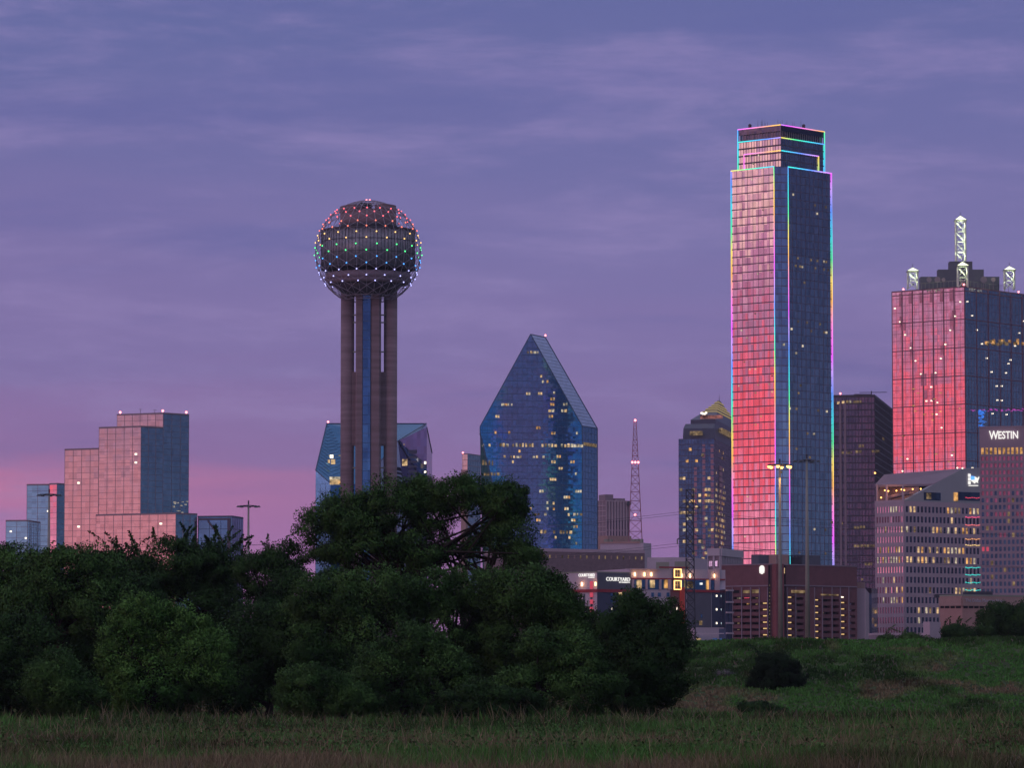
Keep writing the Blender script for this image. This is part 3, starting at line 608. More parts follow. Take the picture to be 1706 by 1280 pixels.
# --- ball-topped observation tower
def ball_tower():
    D = 1430; k = D / F; c0 = pt(613.3, 422, D); cx_, cy_ = c0.x, D; zc = c0.z; Rr = 88.8 * k
    root = empty('observation_tower', (cx_, cy_, 8), 'concrete observation tower topped by a lattice ball of coloured lights', 'tower')
    def ux(px): return (px - 613.3) * k
    Zp = lambda py: zat(py, D)
    for px in (579, 651):
        MB().cyl((cx_ + ux(px), cy_ + 1.0), 2.3, 8, Zp(476), 28).build('shaft', M['concrete'], root, True)
    MB().cyl((cx_, cy_ + 8.5), 2.3, 8, Zp(478), 24).build('shaft', M['concrete'], root, True)
    core = MB()
    for x0, x1 in ((593.6, 605.2), (618.6, 635)):
        xa, xb = cx_ + ux(x0), cx_ + ux(x1); core.prism([(xa + .4, cy_ - 4.3), (xb - .1 if x0 < 610 else xb - .5, cy_ - 4.3), (xb, cy_ - 3.6), (xb, cy_ + 3), (xa, cy_ + 3), (xa, cy_ - 3.6)], 8, Zp(482))
    core.build('core', M['concrete'], root)
    gs = MB().abox(cx_ + ux(605.2) + .01, cx_ + ux(618.6) - .01, cy_ - 4.05, cy_ + 2.9, 8, Zp(486)); gs = gs.build('lift_glass', G_NAVY, root)
    fr = MB(); z = 9
    while z < Zp(487): fr.abox(cx_ + ux(605.2) + .02, cx_ + ux(618.6) - .02, cy_ - 4.14, cy_ - 4.0, z, z + .14); z += 3.2
    for xx in (605.2, 618.0): fr.abox(cx_ + ux(xx) + .03, cx_ + ux(xx) + .12, cy_ - 4.16, cy_ - 4.02, 8.5, Zp(487))
    fr.build('glazing_grid', M['mullion_blue'], gs)
    # webs tying the outer shafts to the core, with the tall slots left open
    wb = MB()
    for x0, x1 in ((586, 594.5), (634, 643)):
        for ya, yb in ((743, 620), (1120, 905)): wb.abox(cx_ + ux(x0), cx_ + ux(x1), cy_ - .6, cy_ + 1.6, Zp(ya), Zp(yb))
    wb.build('web_wall', M['concrete'], root)
    br = MB()
    for x0, x1 in ((588, 597), (633, 643)):
        for y in (525, 537.5, 586.5, 780): br.abox(cx_ + ux(x0), cx_ + ux(x1), cy_ - .9, cy_ - .1, Zp(y + 1.2), Zp(y - .8))
    br.build('footbridge', M['concrete_grey'], root)
    # pod
    MB().cyl((cx_, cy_), 66 * k, Zp(474.5), Zp(468), 56, r1=71.5 * k).cyl((cx_, cy_), 71.8 * k, Zp(468), Zp(456.5), 56, r1=71 * k).build('deck_ring', M['mauve'], root, True)
    MB().cyl((cx_, cy_), 40 * k, Zp(492), Zp(474.4), 40, r1=60 * k).build('pod_underside', M['dark_metal'], root, True)
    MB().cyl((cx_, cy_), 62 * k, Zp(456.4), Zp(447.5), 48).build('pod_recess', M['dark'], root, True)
    st_ = MB()
    for i in range(24):
        a = 2 * math.pi * i / 24; st_.tube((cx_ + 67 * k * math.cos(a), cy_ + 67 * k * math.sin(a), Zp(456.4)), (cx_ + 75 * k * math.cos(a), cy_ + 75 * k * math.sin(a), Zp(448)), .22)
    st_.build('pod_strut', M['dark_metal'], root)
    drum = MB().cyl((cx_, cy_), 78.2 * k, Zp(448), Zp(387), 64).build('observation_drum', matte('drum_cladding', (.30, .28, .34), .45, .15, .4, .5, .35), root, True)
    rb = MB()
    for i in range(80):
        a = 2 * math.pi * i / 80; x, y = cx_ + 78.5 * k * math.cos(a), cy_ + 78.5 * k * math.sin(a); rb.tube((x, y, Zp(447.5)), (x, y, Zp(386.5)), .09, 4)
    rb.cyl((cx_, cy_), 79.3 * k, Zp(387.4), Zp(384.4), 64).cyl((cx_, cy_), 79.4 * k, Zp(449.6), Zp(446.8), 64)
    for y in (404, 425):
        for i in range(64):
            a0, a1 = 2 * math.pi * i / 64, 2 * math.pi * (i + 1) / 64; rb.tube((cx_ + 78.7 * k * math.cos(a0), cy_ + 78.7 * k * math.sin(a0), Zp(y)), (cx_ + 78.7 * k * math.cos(a1), cy_ + 78.7 * k * math.sin(a1), Zp(y)), .09, 4)
    rb.build('drum_rib', M['dark_metal'], drum)
    MB().cyl((cx_, cy_), 47 * k, Zp(384.3), Zp(356), 48).build('upper_drum', M['concrete'], root, True)
    MB().cyl((cx_, cy_), 49 * k, Zp(381), Zp(376), 48).build('upper_ledge', M['dark_metal'], root, True)
    up = MB()
    for a0, a1, yt, rr in ((150, 245, 345, 47.3), (232, 298, 351.5, 40), (302, 352, 343.5, 47.3), (20, 130, 354, 47.3)):
        n = 12; out = [(cx_ + rr * k * math.cos(R(a0 + (a1 - a0) * i / n)), cy_ + rr * k * math.sin(R(a0 + (a1 - a0) * i / n))) for i in range(n + 1)]
        inn = [(cx_ + 22 * k * math.cos(R(a1 - (a1 - a0) * i / n)), cy_ + 22 * k * math.sin(R(a1 - (a1 - a0) * i / n))) for i in range(n + 1)]
        up.prism(out + inn, Zp(357), Zp(yt))
    up.build('roof_screen', M['concrete'], root)
    MB().cyl((cx_ - 1, cy_), 11 * k, Zp(352), Zp(338.5), 20).cyl((cx_ - 1, cy_), 12.6 * k, Zp(343.5), Zp(342), 20).build('mast_house', M['dark_metal'], root, True)
    # geodesic lattice
    N = 16; rows = []
    for j in range(-9, 13):
        lat = -2.1 + 6.75 * j
        rows.append((j, [c0 + Vector((math.cos(R(lat)) * math.cos(2 * math.pi * (i + (j % 2) * .5) / N - math.pi / 2), math.cos(R(lat)) * math.sin(2 * math.pi * (i + (j % 2) * .5) / N - math.pi / 2), math.sin(R(lat)))) * Rr for i in range(N)]))
    lt = MB()
    for r_ in range(len(rows)):
        j, P = rows[r_]
        for i in range(N):
            if r_ + 1 < len(rows):
                Q = rows[r_ + 1][1]; o = 0 if j % 2 == 0 else 1
                lt.tube(P[i], Q[(i + o) % N], .095, 4, cap=False); lt.tube(P[i], Q[(i + o - 1) % N], .095, 4, cap=False)
            if r_ + 2 < len(rows): lt.tube(P[i], rows[r_ + 2][1][i], .095, 4, cap=False)
            lt.ball(P[i], .2, 5, 3)
    for r_ in (0, 1, len(rows) - 1, len(rows) - 2):
        P = rows[r_][1]
        for i in range(N): lt.tube(P[i], P[(i + 1) % N], .11, 4)
    for i in range(0, N, 2):   # stays from the shafts to the lower ring and posts at the top
        p = rows[0][1][i]; lt.tube(p, (cx_ + (p.x - cx_) * .55, cy_ + (p.y - cy_) * .55, Zp(478)), .12, 4)
        p = rows[-3][1][i]; lt.tube(p, (p.x, p.y, Zp(353)), .09, 4)
    lt.build('lattice_ball', matte('lattice_steel', (.36, .31, .40), .5, .1, .5, .4), root)
    def lc(lat):
        if lat > 36: return (1, .10, .13)
        if lat > 22: return (1, .16, .08)
        if lat > 7: return (1, .55, .14)
        if lat > -6: return (.04, 1, .22)
        if lat > -20: return (.03, .32, 1)
        return (.42, .42, 1)
    mats = {}; L_ = []
    for j, P in rows:
        lat = -2.1 + 6.75 * j
        if not (-36 < lat < 56): continue
        if j not in mats:
            h = lc(lat); mats[j] = emit('bulb_row', tuple(v * .95 + .03 for v in h), 3.0)
        for p in P: L_.append((p + (p - c0).normalized() * .25, mats[j]))
    L_.sort(key=lambda q: q[0].y)
    for p, m in L_[:100]: MB().ball(p, .22, 8, 5).build('light', m, root)
    ms = []; rest = MB()
    for p, m in L_[100:]:
        if m not in ms: ms.append(m)
        rest.ball(p, .21, 6, 4, ms.index(m))
    rest.build('light', ms, root, kind='stuff')
    for dx in (-.6, .5): MB().ball((cx_ + dx, cy_, c0.z + Rr * .995 + .3), .27).build('warning_light', M['redlamp'], root)
ball_tower()

# --- prismatic glass block behind the ball tower
def faceted_block():
    D = 1950; root = empty('faceted_office', (pt(623, 900, D).x, D, 8), 'faceted blue glass office block standing behind the ball tower shaft', 'building')
    lo = {}
    A = pt(526, 784, D); B = pt(551, 806, D - 2); Cc = pt(600, 808, D - 2); Dd = pt(720, 755, D + 2)
    T0 = pt(544.5, 706, D + 26); T1 = pt(710.5, 706, D + 26); mid = pt(663, 735, D + 6)
    E = pt(720, 755, D + 4); g = 8
    def dn(p): return Vector((p.x, p.y, g))
    def fc(mb, pts):
        u = (pts[1] - pts[0]).normalized(); mb.face(pts, [((p - pts[0]).dot(u), p.z) for p in pts])
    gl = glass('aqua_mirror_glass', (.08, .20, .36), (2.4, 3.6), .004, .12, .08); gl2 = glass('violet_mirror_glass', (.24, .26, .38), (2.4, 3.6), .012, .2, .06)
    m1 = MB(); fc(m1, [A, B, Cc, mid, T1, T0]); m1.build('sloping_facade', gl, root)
    m3 = MB(); Bk = pt(560, 784, D + 55)
    fc(m3, [dn(A), dn(B), B, A]); fc(m3, [dn(B), dn(Cc), Cc, B]); m3.build('lower_facade', gl, root)
    # the recessing lower right facade turns towards the left and so catches the pink west
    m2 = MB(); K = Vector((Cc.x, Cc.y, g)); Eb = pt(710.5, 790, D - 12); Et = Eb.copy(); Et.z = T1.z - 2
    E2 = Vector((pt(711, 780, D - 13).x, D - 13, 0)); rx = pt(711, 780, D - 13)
    P1 = Vector((rx.x, D - 13, g)); P2 = Vector((rx.x, D - 13, zat(712, D - 13)))
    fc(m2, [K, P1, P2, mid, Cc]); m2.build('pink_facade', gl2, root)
    m4 = MB(); q0 = Vector((pt(720, 755, D + 8).x, D + 8, g)); q1 = Vector((q0.x, q0.y, zat(755, D + 8)))
    fc(m4, [P1, q0, q1, P2]); Tb0 = T0 + Vector((3, 30, 0)); Tb1 = T1 + Vector((-6, 30, 0)); a0 = Vector((A.x + 4, D + 60, g)); a1 = Vector((q0.x - 8, D + 60, g))
    fc(m4, [dn(A), A, T0, Tb0, a0]); fc(m4, [q0, a1, Tb1, T1, q1]); fc(m4, [q1, T1, P2]); fc(m4, [a1, a0, Tb0, Tb1]); fc(m4, [P2, T1, mid])
    m4.build('side_facade', G_DARK, root)
    rf = MB(); fc(rf, [T0, T1, Tb1, Tb0]); rf.build('roof', M['roof'], root)
    # mullions of the sloping front
    g_ = MB(); n = 16
    for i in range(1, n):
        t_ = i / n; p = A.lerp(T0, t_); xr = T1.x if p.z > mid.z else None
        q = Vector((T1.x - (T1.x - mid.x) * max(0, (T1.z - p.z) / (T1.z - mid.z)), p.y - .0, p.z))
        if p.z < mid.z: q.x = mid.x - 4
        g_.tube(p + Vector((.2, -.12, 0)), q + Vector((0, -.12, 0)), .10, 4)
    w = Wall(dn(A), dn(B)); w.grid(g_, 2.6, 3.6, .12, .14, .08, 8, B.z); w = Wall(K, P1); w.grid(g_, 2.4, 3.6, .12, .14, .08, 8, zat(800, D))
    for a_, b_ in ((A, B), (B, Cc), (mid, T1), (T0, T1), (P2, q1), (mid, Cc), (A, T0)): g_.tube(a_ + Vector((0, -.15, 0)), b_ + Vector((0, -.15, 0)), .28, 4)
    g_.build('mullion_grid', M['mullion_blue'], root)
    ww = Wall(K, P1); rc = MB(); ww.pbox(rc, 681, 750, 695, 756.5, .1, .4); 
    for y in range(760, 800, 8): ww.pbox(rc, 681, y, 695, y + 4, .1, .35)
    rc.build('balcony_recess', M['navy'], root)
    it = []
    wf = Wall((A.x, A.y + 5), (Cc.x, A.y + 5))
    def onslope(px, py):   # point on the sloping front
        a_, b_ = sl(px, py); n_ = (T0 - A).cross(T1 - T0).normalized(); t_ = (A - Vector((0, 0, CAMZ))).dot(n_) / Vector((a_, 1, b_)).dot(n_)
        return Vector((a_ * t_, t_, CAMZ + b_ * t_)) + Vector((0, -.4, 0))
    for px, py, w_, h_, m in ((552.5, 761, 1.6, 1.6, 'hot'), (555, 770, 2.0, 2.4, 'warm'), (548, 769, 1.0, 1.6, 'warm'), (566, 759.5, 1, .6, 'pale'), (550, 760, 1.2, .6, 'pale'), (558, 797, 5, 1.2, 'pale'), (560, 803.5, 6, 2.4, 'warm'), (567, 804, 2.4, 1.2, 'warm2')):
        c = onslope(px, py) if py < 800 else pt(px, py, D - 3); it.append(([c + Vector((-w_ / 2, 0, -h_ / 2)), c + Vector((w_ / 2, 0, -h_ / 2)), c + Vector((w_ / 2, 0, h_ / 2)), c + Vector((-w_ / 2, 0, h_ / 2))], M[m]))
    for px, py, w_, h_, m in ((675, 771, 2.6, 3.0, 'warm'), (711, 771.5, 1, 1.2, 'hot'), (714, 787, 1, 1, 'hot'), (674, 741, .8, .6, 'dimw')):
        u, z = ww.uz(min(px, 709), py); it.append((ww.quad(u - w_ / 2, u + w_ / 2, z - h_ / 2, z + h_ / 2, .5), M[m]))
    quads('lit_window', root, it)
    MB().ball(T0 + Vector((.6, 0, .8)), .5).build('warning_light', M['redlamp'], root)
faceted_block()

# --- tall prism tower with slanted roof
def prism_tower():
    D = 2500; tw = R(8); root = empty('prism_tower', (pt(880, 900, D).x, D, 8), 'blue glass prism skyscraper with a steep pointed slanted roof', 'skyscraper')
    a_, _ = sl(799.7, 710); O = Vector((a_ * (D - 4), D - 4)); e_ = Vector((math.cos(tw), math.sin(tw)))
    W = Wall(O, O + e_ * 80, 8, 200)
    uR, zR = W.uz(970, 710); W = Wall(O, O + e_ * uR, 8, zR); uA, zA = W.uz(884, 557); zL = W.uz(799.7, 711)[1]
    dp = Vector((.38, .92, 0)).normalized() * 25; dpr = Vector((9, 22, 0))
    FL = W.P(0, zL); FA = W.P(uA, zA); FR = W.P(uR, zR); BL = FL + dp; BA = FA + dpr; BR = FR + dp
    uE, zE = W.uz(905, 913); uS, zS = W.uz(801, 717); Sb = W.P(0, zL - 4); Eb = W.P(uE, 8)
    LB = W.P(0, 8) + Vector((3, 9, 0))
    def fc(mb, pts, u0=0):
        u = Vector((pts[1].x - pts[0].x, pts[1].y - pts[0].y, 0)).normalized(); mb.face(pts, [((p - pts[0]).dot(u) + u0, p.z) for p in pts])
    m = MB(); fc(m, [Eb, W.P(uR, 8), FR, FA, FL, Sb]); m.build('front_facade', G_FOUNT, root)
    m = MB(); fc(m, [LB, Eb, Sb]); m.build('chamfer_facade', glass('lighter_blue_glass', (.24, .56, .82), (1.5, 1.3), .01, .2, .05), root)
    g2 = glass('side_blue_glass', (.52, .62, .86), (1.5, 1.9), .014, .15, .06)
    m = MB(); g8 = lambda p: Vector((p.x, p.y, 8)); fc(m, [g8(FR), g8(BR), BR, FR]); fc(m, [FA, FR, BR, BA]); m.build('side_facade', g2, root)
    m = MB(); fc(m, [g8(BR), g8(BL), BL, BA, BR]); fc(m, [g8(BL), LB, Sb, FL, BL]); fc(m, [FL, FA, BA, BL]); m.build('rear_facade', G_FOUNT, root)
    g = MB(); n = int((zA - 8) / 3.9)
    for i in range(1, n):
        z = 8 + i * 3.9
        if z > zL:
            t0 = (z - zL) / (zA - zL); ua = uA * t0; ub = uR + (uA - uR) * (z - zR) / (zA - zR) if z > zR else uR
        else:
            ua = 0 if z > zL - 4 else uE * (zL - 4 - z) / (zL - 12); ub = uR
        W.box(g, ua + .1, ub - .1, z, z + .22, -.05, .10)
    k = 1.5
    while k < uR:
        zt = zL + (zA - zL) * k / uA if k < uA else zR + (zA - zR) * (uR - k) / (uR - uA); zb = 8 if k > uE else max(8, zL - 4 - (zL - 12) * k / uE)
        if zt > zb + 1: W.box(g, k - .05, k + .05, zb + .5, zt - .5, -.05, .08)
        k += 3.0
    for a, b in ((FL, FA), (FA, FR), (FR, W.P(uR, 8)), (FA, BA), (BA, BR), (BR, g8(BR)), (FL, W.P(0, zL - 4)), (FR, BR)): g.tube(a, b, .32, 4)
    sw = Wall(g8(FR), g8(BR), 8, zR); sw.grid(g, 5, 3.9, .12, .2, .08)
    for i in range(1, 26):
        t_ = i / 26; g.tube(FA.lerp(FR, t_), BA.lerp(BR, t_), .12, 4)
    g.tube(Sb, Eb, .6, 4); g.build('mullion_grid', M['mullion_blue'], root)
    # lit rooms, floor by floor
    it = []; rnd = random.Random(5)
    def seg(x0, x1, y, pr, h=1.6, mats=LIT, wd=1.7):
        u0, z = W.uz(x0, y); u1 = W.uz(x1, y)[0]; u = u0
        while u < u1:
            if rnd.random() < pr: it.append((W.quad(u, u + wd * rnd.uniform(.5, 1), z - h / 2, z + h / 2 * rnd.uniform(.5, 1), .3), rnd.choice(mats)))
            u += wd + .25
    full = [M['warm'], M['pale'], M['dimw']]
    seg(832, 967, 741.5, .86, 2.2, full); seg(803, 820, 741.5, .6, 2.0, full); seg(828, 905, 761, .6, 1.6); seg(900, 952, 886.5, .85, 2.2, full); seg(885, 972, 857, .35)
    seg(803, 822, 771, .9, 3.0, [M['dimw']]); seg(806, 834, 790, .9, 2.0, [M['dimw']]); seg(878, 898, 587, .8, 1.6, full); seg(883, 893, 576, .7, 1.4); seg(908, 948, 684, .55, 2.0, full); seg(835, 855, 674, .5)
    for x, y, w_ in ((902, 627, 3), (905, 636, 3), (912, 636, 2), (880, 656, 5), (899, 656, 4), (923, 655, 2), (920, 665, 4), (920, 674, 5), (941, 674, 4), (828, 694, 4), (917, 694, 4), (896, 713, 4), (921, 722, 4), (961, 722, 2), (825, 721, 1.5), (848, 721, 1.5), (922, 770, 5), (953, 770, 4), (960, 790, 3), (920, 799, 6), (963, 819, 7), (902, 819, 5), (943, 829, 6), (912, 838, 2), (922, 839, 2), (897, 867, 5), (955, 867, 5), (958, 878, 4), (925, 896, 1.5), (948, 896, 1.5), (960, 906, 2), (912, 848, 2), (923, 848, 3), (943, 848, 4), (884, 848, 2), (855, 770, 3), (930, 761, 4), (934, 781, 5), (948, 858, 3), (866, 752, 3)):
        u, z = W.uz(x, y)
        for j in range(max(1, int(w_ / 2))): it.append((W.quad(u + j * 1.4 - w_ / 4, u + j * 1.4 - w_ / 4 + 1.1, z - .8, z + .8, .3), rnd.choice(LIT[:4])))
    swq = [(sw.quad(sw.len * .08, sw.len * .92, sw.uz(980, 741)[1] - 1, sw.uz(980, 741)[1] + 1, .25), M['dimw'])]
    quads('lit_window', root, it + swq)
    MB().ball(BA + Vector((0, 0, 1.2)), .6).build('warning_light', M['redlamp'], root)
    pl = MB(); p0 = pt(848, 910, D - 60); p1 = pt(888, 910, D - 60); pl.abox(p0.x, p1.x, D - 60, D - 45, 8, zat(909, D - 60)); pl.build('plant_room', M['navy'], root)
prism_tower()

# --- small far buildings around the prism tower
def far_left_stub():
    ws = rect(770, 779, 800.5, 757, 2750, 22); root = empty('far_office', base(ws), 'small far glass block beside the left edge of the prism tower', 'building')
    glass_block(root, ws, G_PINK, 3.5, 3.8, .2, .3); w = rect(768, 776, 780, 783, 2700, 40)
    MB().prism(plan(w), 8, w[0].z1).build('lower_block', M['brick_tan'], root)
    MB().ball(ws[0].P(.5, ws[0].z1 + 1), .6).build('warning_light', M['redlamp'], root)
far_left_stub()
def far_apartments():
    ws = rect(994, 1010, 1048.5, 834, 2700, 50, 24); root = empty('apartment_block', base(ws), 'far apartment block with dark vertical window bays right of the prism tower', 'building')
    MB().prism(plan(ws), 8, ws[0].z1, 0, 1).build('wall', [M['mauve'], M['roof']], root)
    g = MB(); ws[0].grid(g, 3.2, 3.4, .4, .5, .3); w = ws[1]; it = []
    n = 8
    for i in range(n):
        u0 = w.len * i / n
        for j in range(14):
            z = 20 + j * 7.0
            if z + 6 < w.z1 - 4: it.append((w.quad(u0 + .8, u0 + w.len / n - .8, z, z + 5.8, .12), G_NAVY if random.random() > .04 else M['pale']))
    w.grid(g, w.len / n, 0, .8, 0, .5); w.grid(g, 0, 35, 0, 1.6, .4)
    g.build('frame_grid', M['concrete_light'], root); quads('window', root, it)
    ph = rect(1012, 1020, 1034, 842, 2712, 50, 24); c = ws[1]
    st = MB(); c.box(st, c.len * .08, c.len * .42, c.z1, c.z1 + 4, -14, -4); c.box(st, c.len * .5, c.len * .9, c.z1, c.z1 + 1.6, -12, -3); st.build('penthouse', M['mauve'], root)
    lo = rect(995, 1012, 1052, 893, 2690, 50, 24); MB().prism(plan(lo), 8, lo[0].z1).build('brick_podium', M['brick_tan'], root)
    d = MB(); p = ws[1].P(ws[1].len - 1, ws[1].z1 - 2, .8); d.tube(p, p + Vector((.3, -1.2, .2)), 1.4, 12, 1.6); d.build('dish', M['dark_metal'], root)
far_apartments()

# --- red and white radio mast
def radio_mast():
    D = 2600; k = D / F; root = empty('radio_mast', (pt(1058.5, 900, D).x, D, 8), 'slim lattice radio mast with red lamps', 'mast'); mb = MB(); x0 = root.location.x
    m_red = matte('mast_paint', (.60, .22, .28), .6, .3, .05)
    rows = [902, 886, 868, 851, 835, 820, 806, 793, 781, 770, 760, 751, 742, 733, 724, 715, 702]
    def hw(y): return (2.0 + max(0, (y - 702)) * 9.3 / 200 ) * k
    for c in range(4):
        sx, sy = ((-1, -1), (1, -1), (1, 1), (-1, 1))[c]; tx, ty = ((-1, -1), (1, -1), (1, 1), (-1, 1))[(c + 1) % 4]
        for a, b in zip(rows, rows[1:]):
            za, zb = zat(a, D), zat(b, D); A = Vector((x0 + sx * hw(a), D + sy * hw(a), za)); B = Vector((x0 + sx * hw(b), D + sy * hw(b), zb)); A2 = Vector((x0 + tx * hw(a), D + ty * hw(a), za)); B2 = Vector((x0 + tx * hw(b), D + ty * hw(b), zb))
            mb.tube(A, B, .22, 4); mb.tube(B, B2, .14, 4); mb.tube(A, B2, .10, 4); mb.tube(A2, B, .10, 4)
    z = zat(902, D)
    for c in range(4):
        sx, sy = ((-1, -1), (1, -1), (1, 1), (-1, 1))[c]; mb.tube((x0 + sx * hw(902) * 1.05, D + sy * hw(902) * 1.05, 8), (x0 + sx * hw(902), D + sy * hw(902), z), .4, 4)
    mb.build('lattice', m_red, root)
    for dx, y in ((0, 701), (-5, 771), (0, 771), (5, 771), (-.5, 858.5)): MB().ball((x0 + dx * k, D - 2.5, zat(y, D)), .75).build('warning_light', M['redlamp'], root)
radio_mast()

# --- low arena-like hall and pale blocks behind the hotel
def hall():
    D = 1750; root = empty('brick_hall', (pt(980, 940, D).x, D, 8), 'long low violet brick hall with a pale cap behind the two-sign hotel', 'building')
    w = Wall(pt(890, 930, D)[:2], pt(1074, 930, D + 25)[:2], 8, zat(918, D + 12)); back = [tuple(w.P(w.len, 0, -45)[:2]), tuple(w.P(0, 0, -45)[:2])]
    pl = [tuple(w.O), tuple(w.E)] + back
    MB().prism(pl, 8, zat(919, D), 0, 1).build('wall', [matte('violet_brick', (.22, .15, .17), .9, .16, .6), M['roof']], root)
    c = MB(); parapet(c, pl, zat(919, D), 1.3, 1.0); c.build('cap', M['concrete_light'], root)
    it = []
    for i in range(18):
        u = w.len * (i + .5) / 18; it.append((w.quad(u - .3, u + .3, w.z1 - 3.4, w.z1 - 2.0, .08), M['dimw'] if i % 3 else M['brick_tan']))
    quads('vent', root, it)
    D2 = 1790; w2 = rect(1000, 1072, 1085, 905, D2, 14, 60); root2 = empty('pale_block', base(w2), 'pale windowless block with rooftop machines behind the brick hall', 'building')
    MB().prism(plan(w2), 8, w2[0].z1, 0, 1).build('wall', [M['stucco'], M['roof']], root2); mc = MB()
    for px, wd in ((1008, 2.4), (1013, 1.6), (1053, 2.0), (1059, 2.0), (1064, 1.6)):
        u = w2[0].uz(px, 905)[0]; w2[0].box(mc, u - wd / 2, u + wd / 2, w2[0].z1, w2[0].z1 + 1.8, -6, -3)
    mc.build('rooftop_unit', M['concrete_grey'], root2)
    t_ = MB(); w2[0].pbox(t_, 998, 903, 1066, 906, 0, .3); t_.build('cap', M['brick_tan'], root2)
    w3 = rect(1078, 1150, 1178, 929, 1600, 10, 70); root3 = empty('pale_block', base(w3), 'pale grey flat-roofed block right of the rooftop machines', 'building')
    MB().prism(plan(w3), 8, w3[0].z1, 0, 1).build('wall', [M['stucco'], M['roof']], root3)
    o = MB(); w3[0].pbox(o, 1093, 937, 1115, 950, 0, .1); w3[0].pbox(o, 1124, 936, 1150, 950, 0, .1); o.build('louvre', M['concrete_grey'], root3)
hall()

# --- hotel with two signs
def sign_hotel():
    D = 1300; ws = rect(925, 994.6, 1050.4, 954.5, D, 40, 38); L, Rw = ws[0], ws[1]
    root = empty('striped_hotel', base(ws), 'low grey hotel with a red stripe and two white lit name signs', 'hotel')
    mb = MB(); mb.prism(plan(ws), 8, L.z1, 0, 1); mb.build('wall', [M['stucco'], M['roof']], root)
    p = MB(); Rw.box(p, .05, Rw.len, Rw.uz(1020, 982.4)[1], Rw.z1 - .05, .02, .15); p.build('upper_panel', M['slate'], root)
    p = MB(); Rw.box(p, .05, Rw.len, 8, Rw.uz(1020, 987.6)[1], .02, .15); p.build('lower_panel', M['navy'], root)
    p = MB(); Rw.box(p, 0, Rw.len, Rw.uz(1020, 987.5)[1], Rw.uz(1020, 982.5)[1], .02, .3); zz0, zz1 = L.uz(980, 987.5)[1], L.uz(980, 982.5)[1]; L.box(p, 0, L.len, zz0, zz1, .02, .3); p.build('red_stripe', M['red_band'], root)
    parp = MB(); parapet(parp, plan(ws), L.z1, .35, .5); parp.build('parapet', M['concrete_grey'], root)
    gr = MB(); 
    for x in (940, 950, 960, 972, 984): L.pbox(gr, x, 990, x + 3, 1030, .0, .12)
    gr.build('panel_joint', M['slate'], root)
    text('sign', 'COURTYARD', L, 965.2, 956.4, 991.8, 961.2, M['white_led'], root, .35, .1, -.005)
    text('sign', 'BY MARRIOTT', L, 981.5, 962, 991.8, 963.4, M['white_led'], root, .35, .1, -.005)
    text('sign', 'COURTYARD', Rw, 1009, 962.6, 1048.5, 968.8, M['white_led'], root, .35, .1, -.005)
    text('sign', 'BY MARRIOTT', Rw, 1030.5, 970, 1048.5, 971.9, M['white_led'], root, .35, .1, -.005)
    it = []
    for y0, y1 in ((969, 982), (988, 995.5), (999.5, 1007), (1012, 1020)): u0, u1, z0, z1 = L.prect(983.8, y0, 989, y1); it.append((L.quad(u0, u1, z0, z1, .35), M['pinkwin']))
    for x0, y0, x1, y1, m in ((1029.5, 987.6, 1035.5, 995, 'warm'), (1016, 989, 1020, 994, None), (1016, 998, 1020, 1004, None), (1017.5, 1013, 1019, 1016, 'hot'), (952, 1001, 956, 1006, 'warm2')):
        wl = Rw if x0 > 994 else L; u0, u1, z0, z1 = wl.prect(x0, y0, x1, y1); it.append((wl.quad(u0, u1, z0, z1, .27), M[m] if m else G_NAVY))
    quads('window', root, it)
    def sconce(w, px, py, s=1.0):
        u, z = w.uz(px, py); b = MB(); w.box(b, u - .15, u + .15, z - .55 * s, z + .55 * s, .15, .45); b.build('wall_lamp', emit('sconce', (1, .62, .28), 6), root)
        ld = bpy.data.lights.new('sconce_glow', 'POINT'); lo = bpy.data.objects.new('sconce_glow', ld); col_.objects.link(lo); ld.energy = 45; ld.color = (1, .55, .22); ld.shadow_soft_size = .3
        lo.parent = root; lo.location = w.P(u, z, 1.1) - root.location
    sconce(L, 970.3, 974); sconce(L, 993, 973.5)
    # middle and right wings
    E0 = pt(1050.4, 955, Rw.E.y + .5); E1 = pt(1208.5, 955, Rw.E.y + 14); w = Wall((E0.x, E0.y), (E1.x, E1.y), 8, zat(949, E0.y + 6)); bk = [tuple(w.P(w.len, 0, -24)[:2]), tuple(w.P(0, 0, -24)[:2])]; pl = [tuple(w.O), tuple(w.E)] + bk
    mb = MB(); mb.prism(pl, 8, w.z1, 0, 1); mb.build('long_wall', [M['stucco'], M['roof']], root)
    def pp(name, m, boxes, o1=.2):
        b = MB()
        for k_, (x0, y0, x1, y1) in enumerate(boxes): w.pbox(b, x0, y0, x1, y1, .01, o1 + .006 * k_)
        return b.build(name, m, root)
    pp('red_stripe', M['red_band'], [(1051, 964.2, 1207, 966.2), (1120, 983.5, 1207, 987.5), (1098, 944.8, 1146, 947.3)], .45)
    pp('glazed_storey', G_NAVY, [(1053, 966.4, 1118, 982.5), (1136, 966.4, 1190, 983)], .1)
    pp('window_post', M['concrete_light'], [(1052, 966, 1055.5, 983), (1075, 966, 1078, 983), (1098, 966, 1101, 983), (1112, 966, 1117, 983), (1180, 950, 1183, 983), (1190, 947, 1198, 984)], .5)
    pp('slate_panel', M['slate'], [(1117, 983, 1130, 1030), (1145, 988, 1184, 1046)], .3)
    pp('brick_panel', M['brick_red'], [(1117, 984, 1131, 1030)], .36)
    pp('red_pillar', matte('vermilion_panel', (.62, .08, .06), .6, .08), [(1131.5, 979, 1138.5, 1040)], 1.1)
    pp('navy_panel', M['navy'], [(1186, 988, 1207, 1046)], .3)
    pp('roof_slab', M['concrete_light'], [(1042, 948, 1098, 949.8)], .7)
    it = []
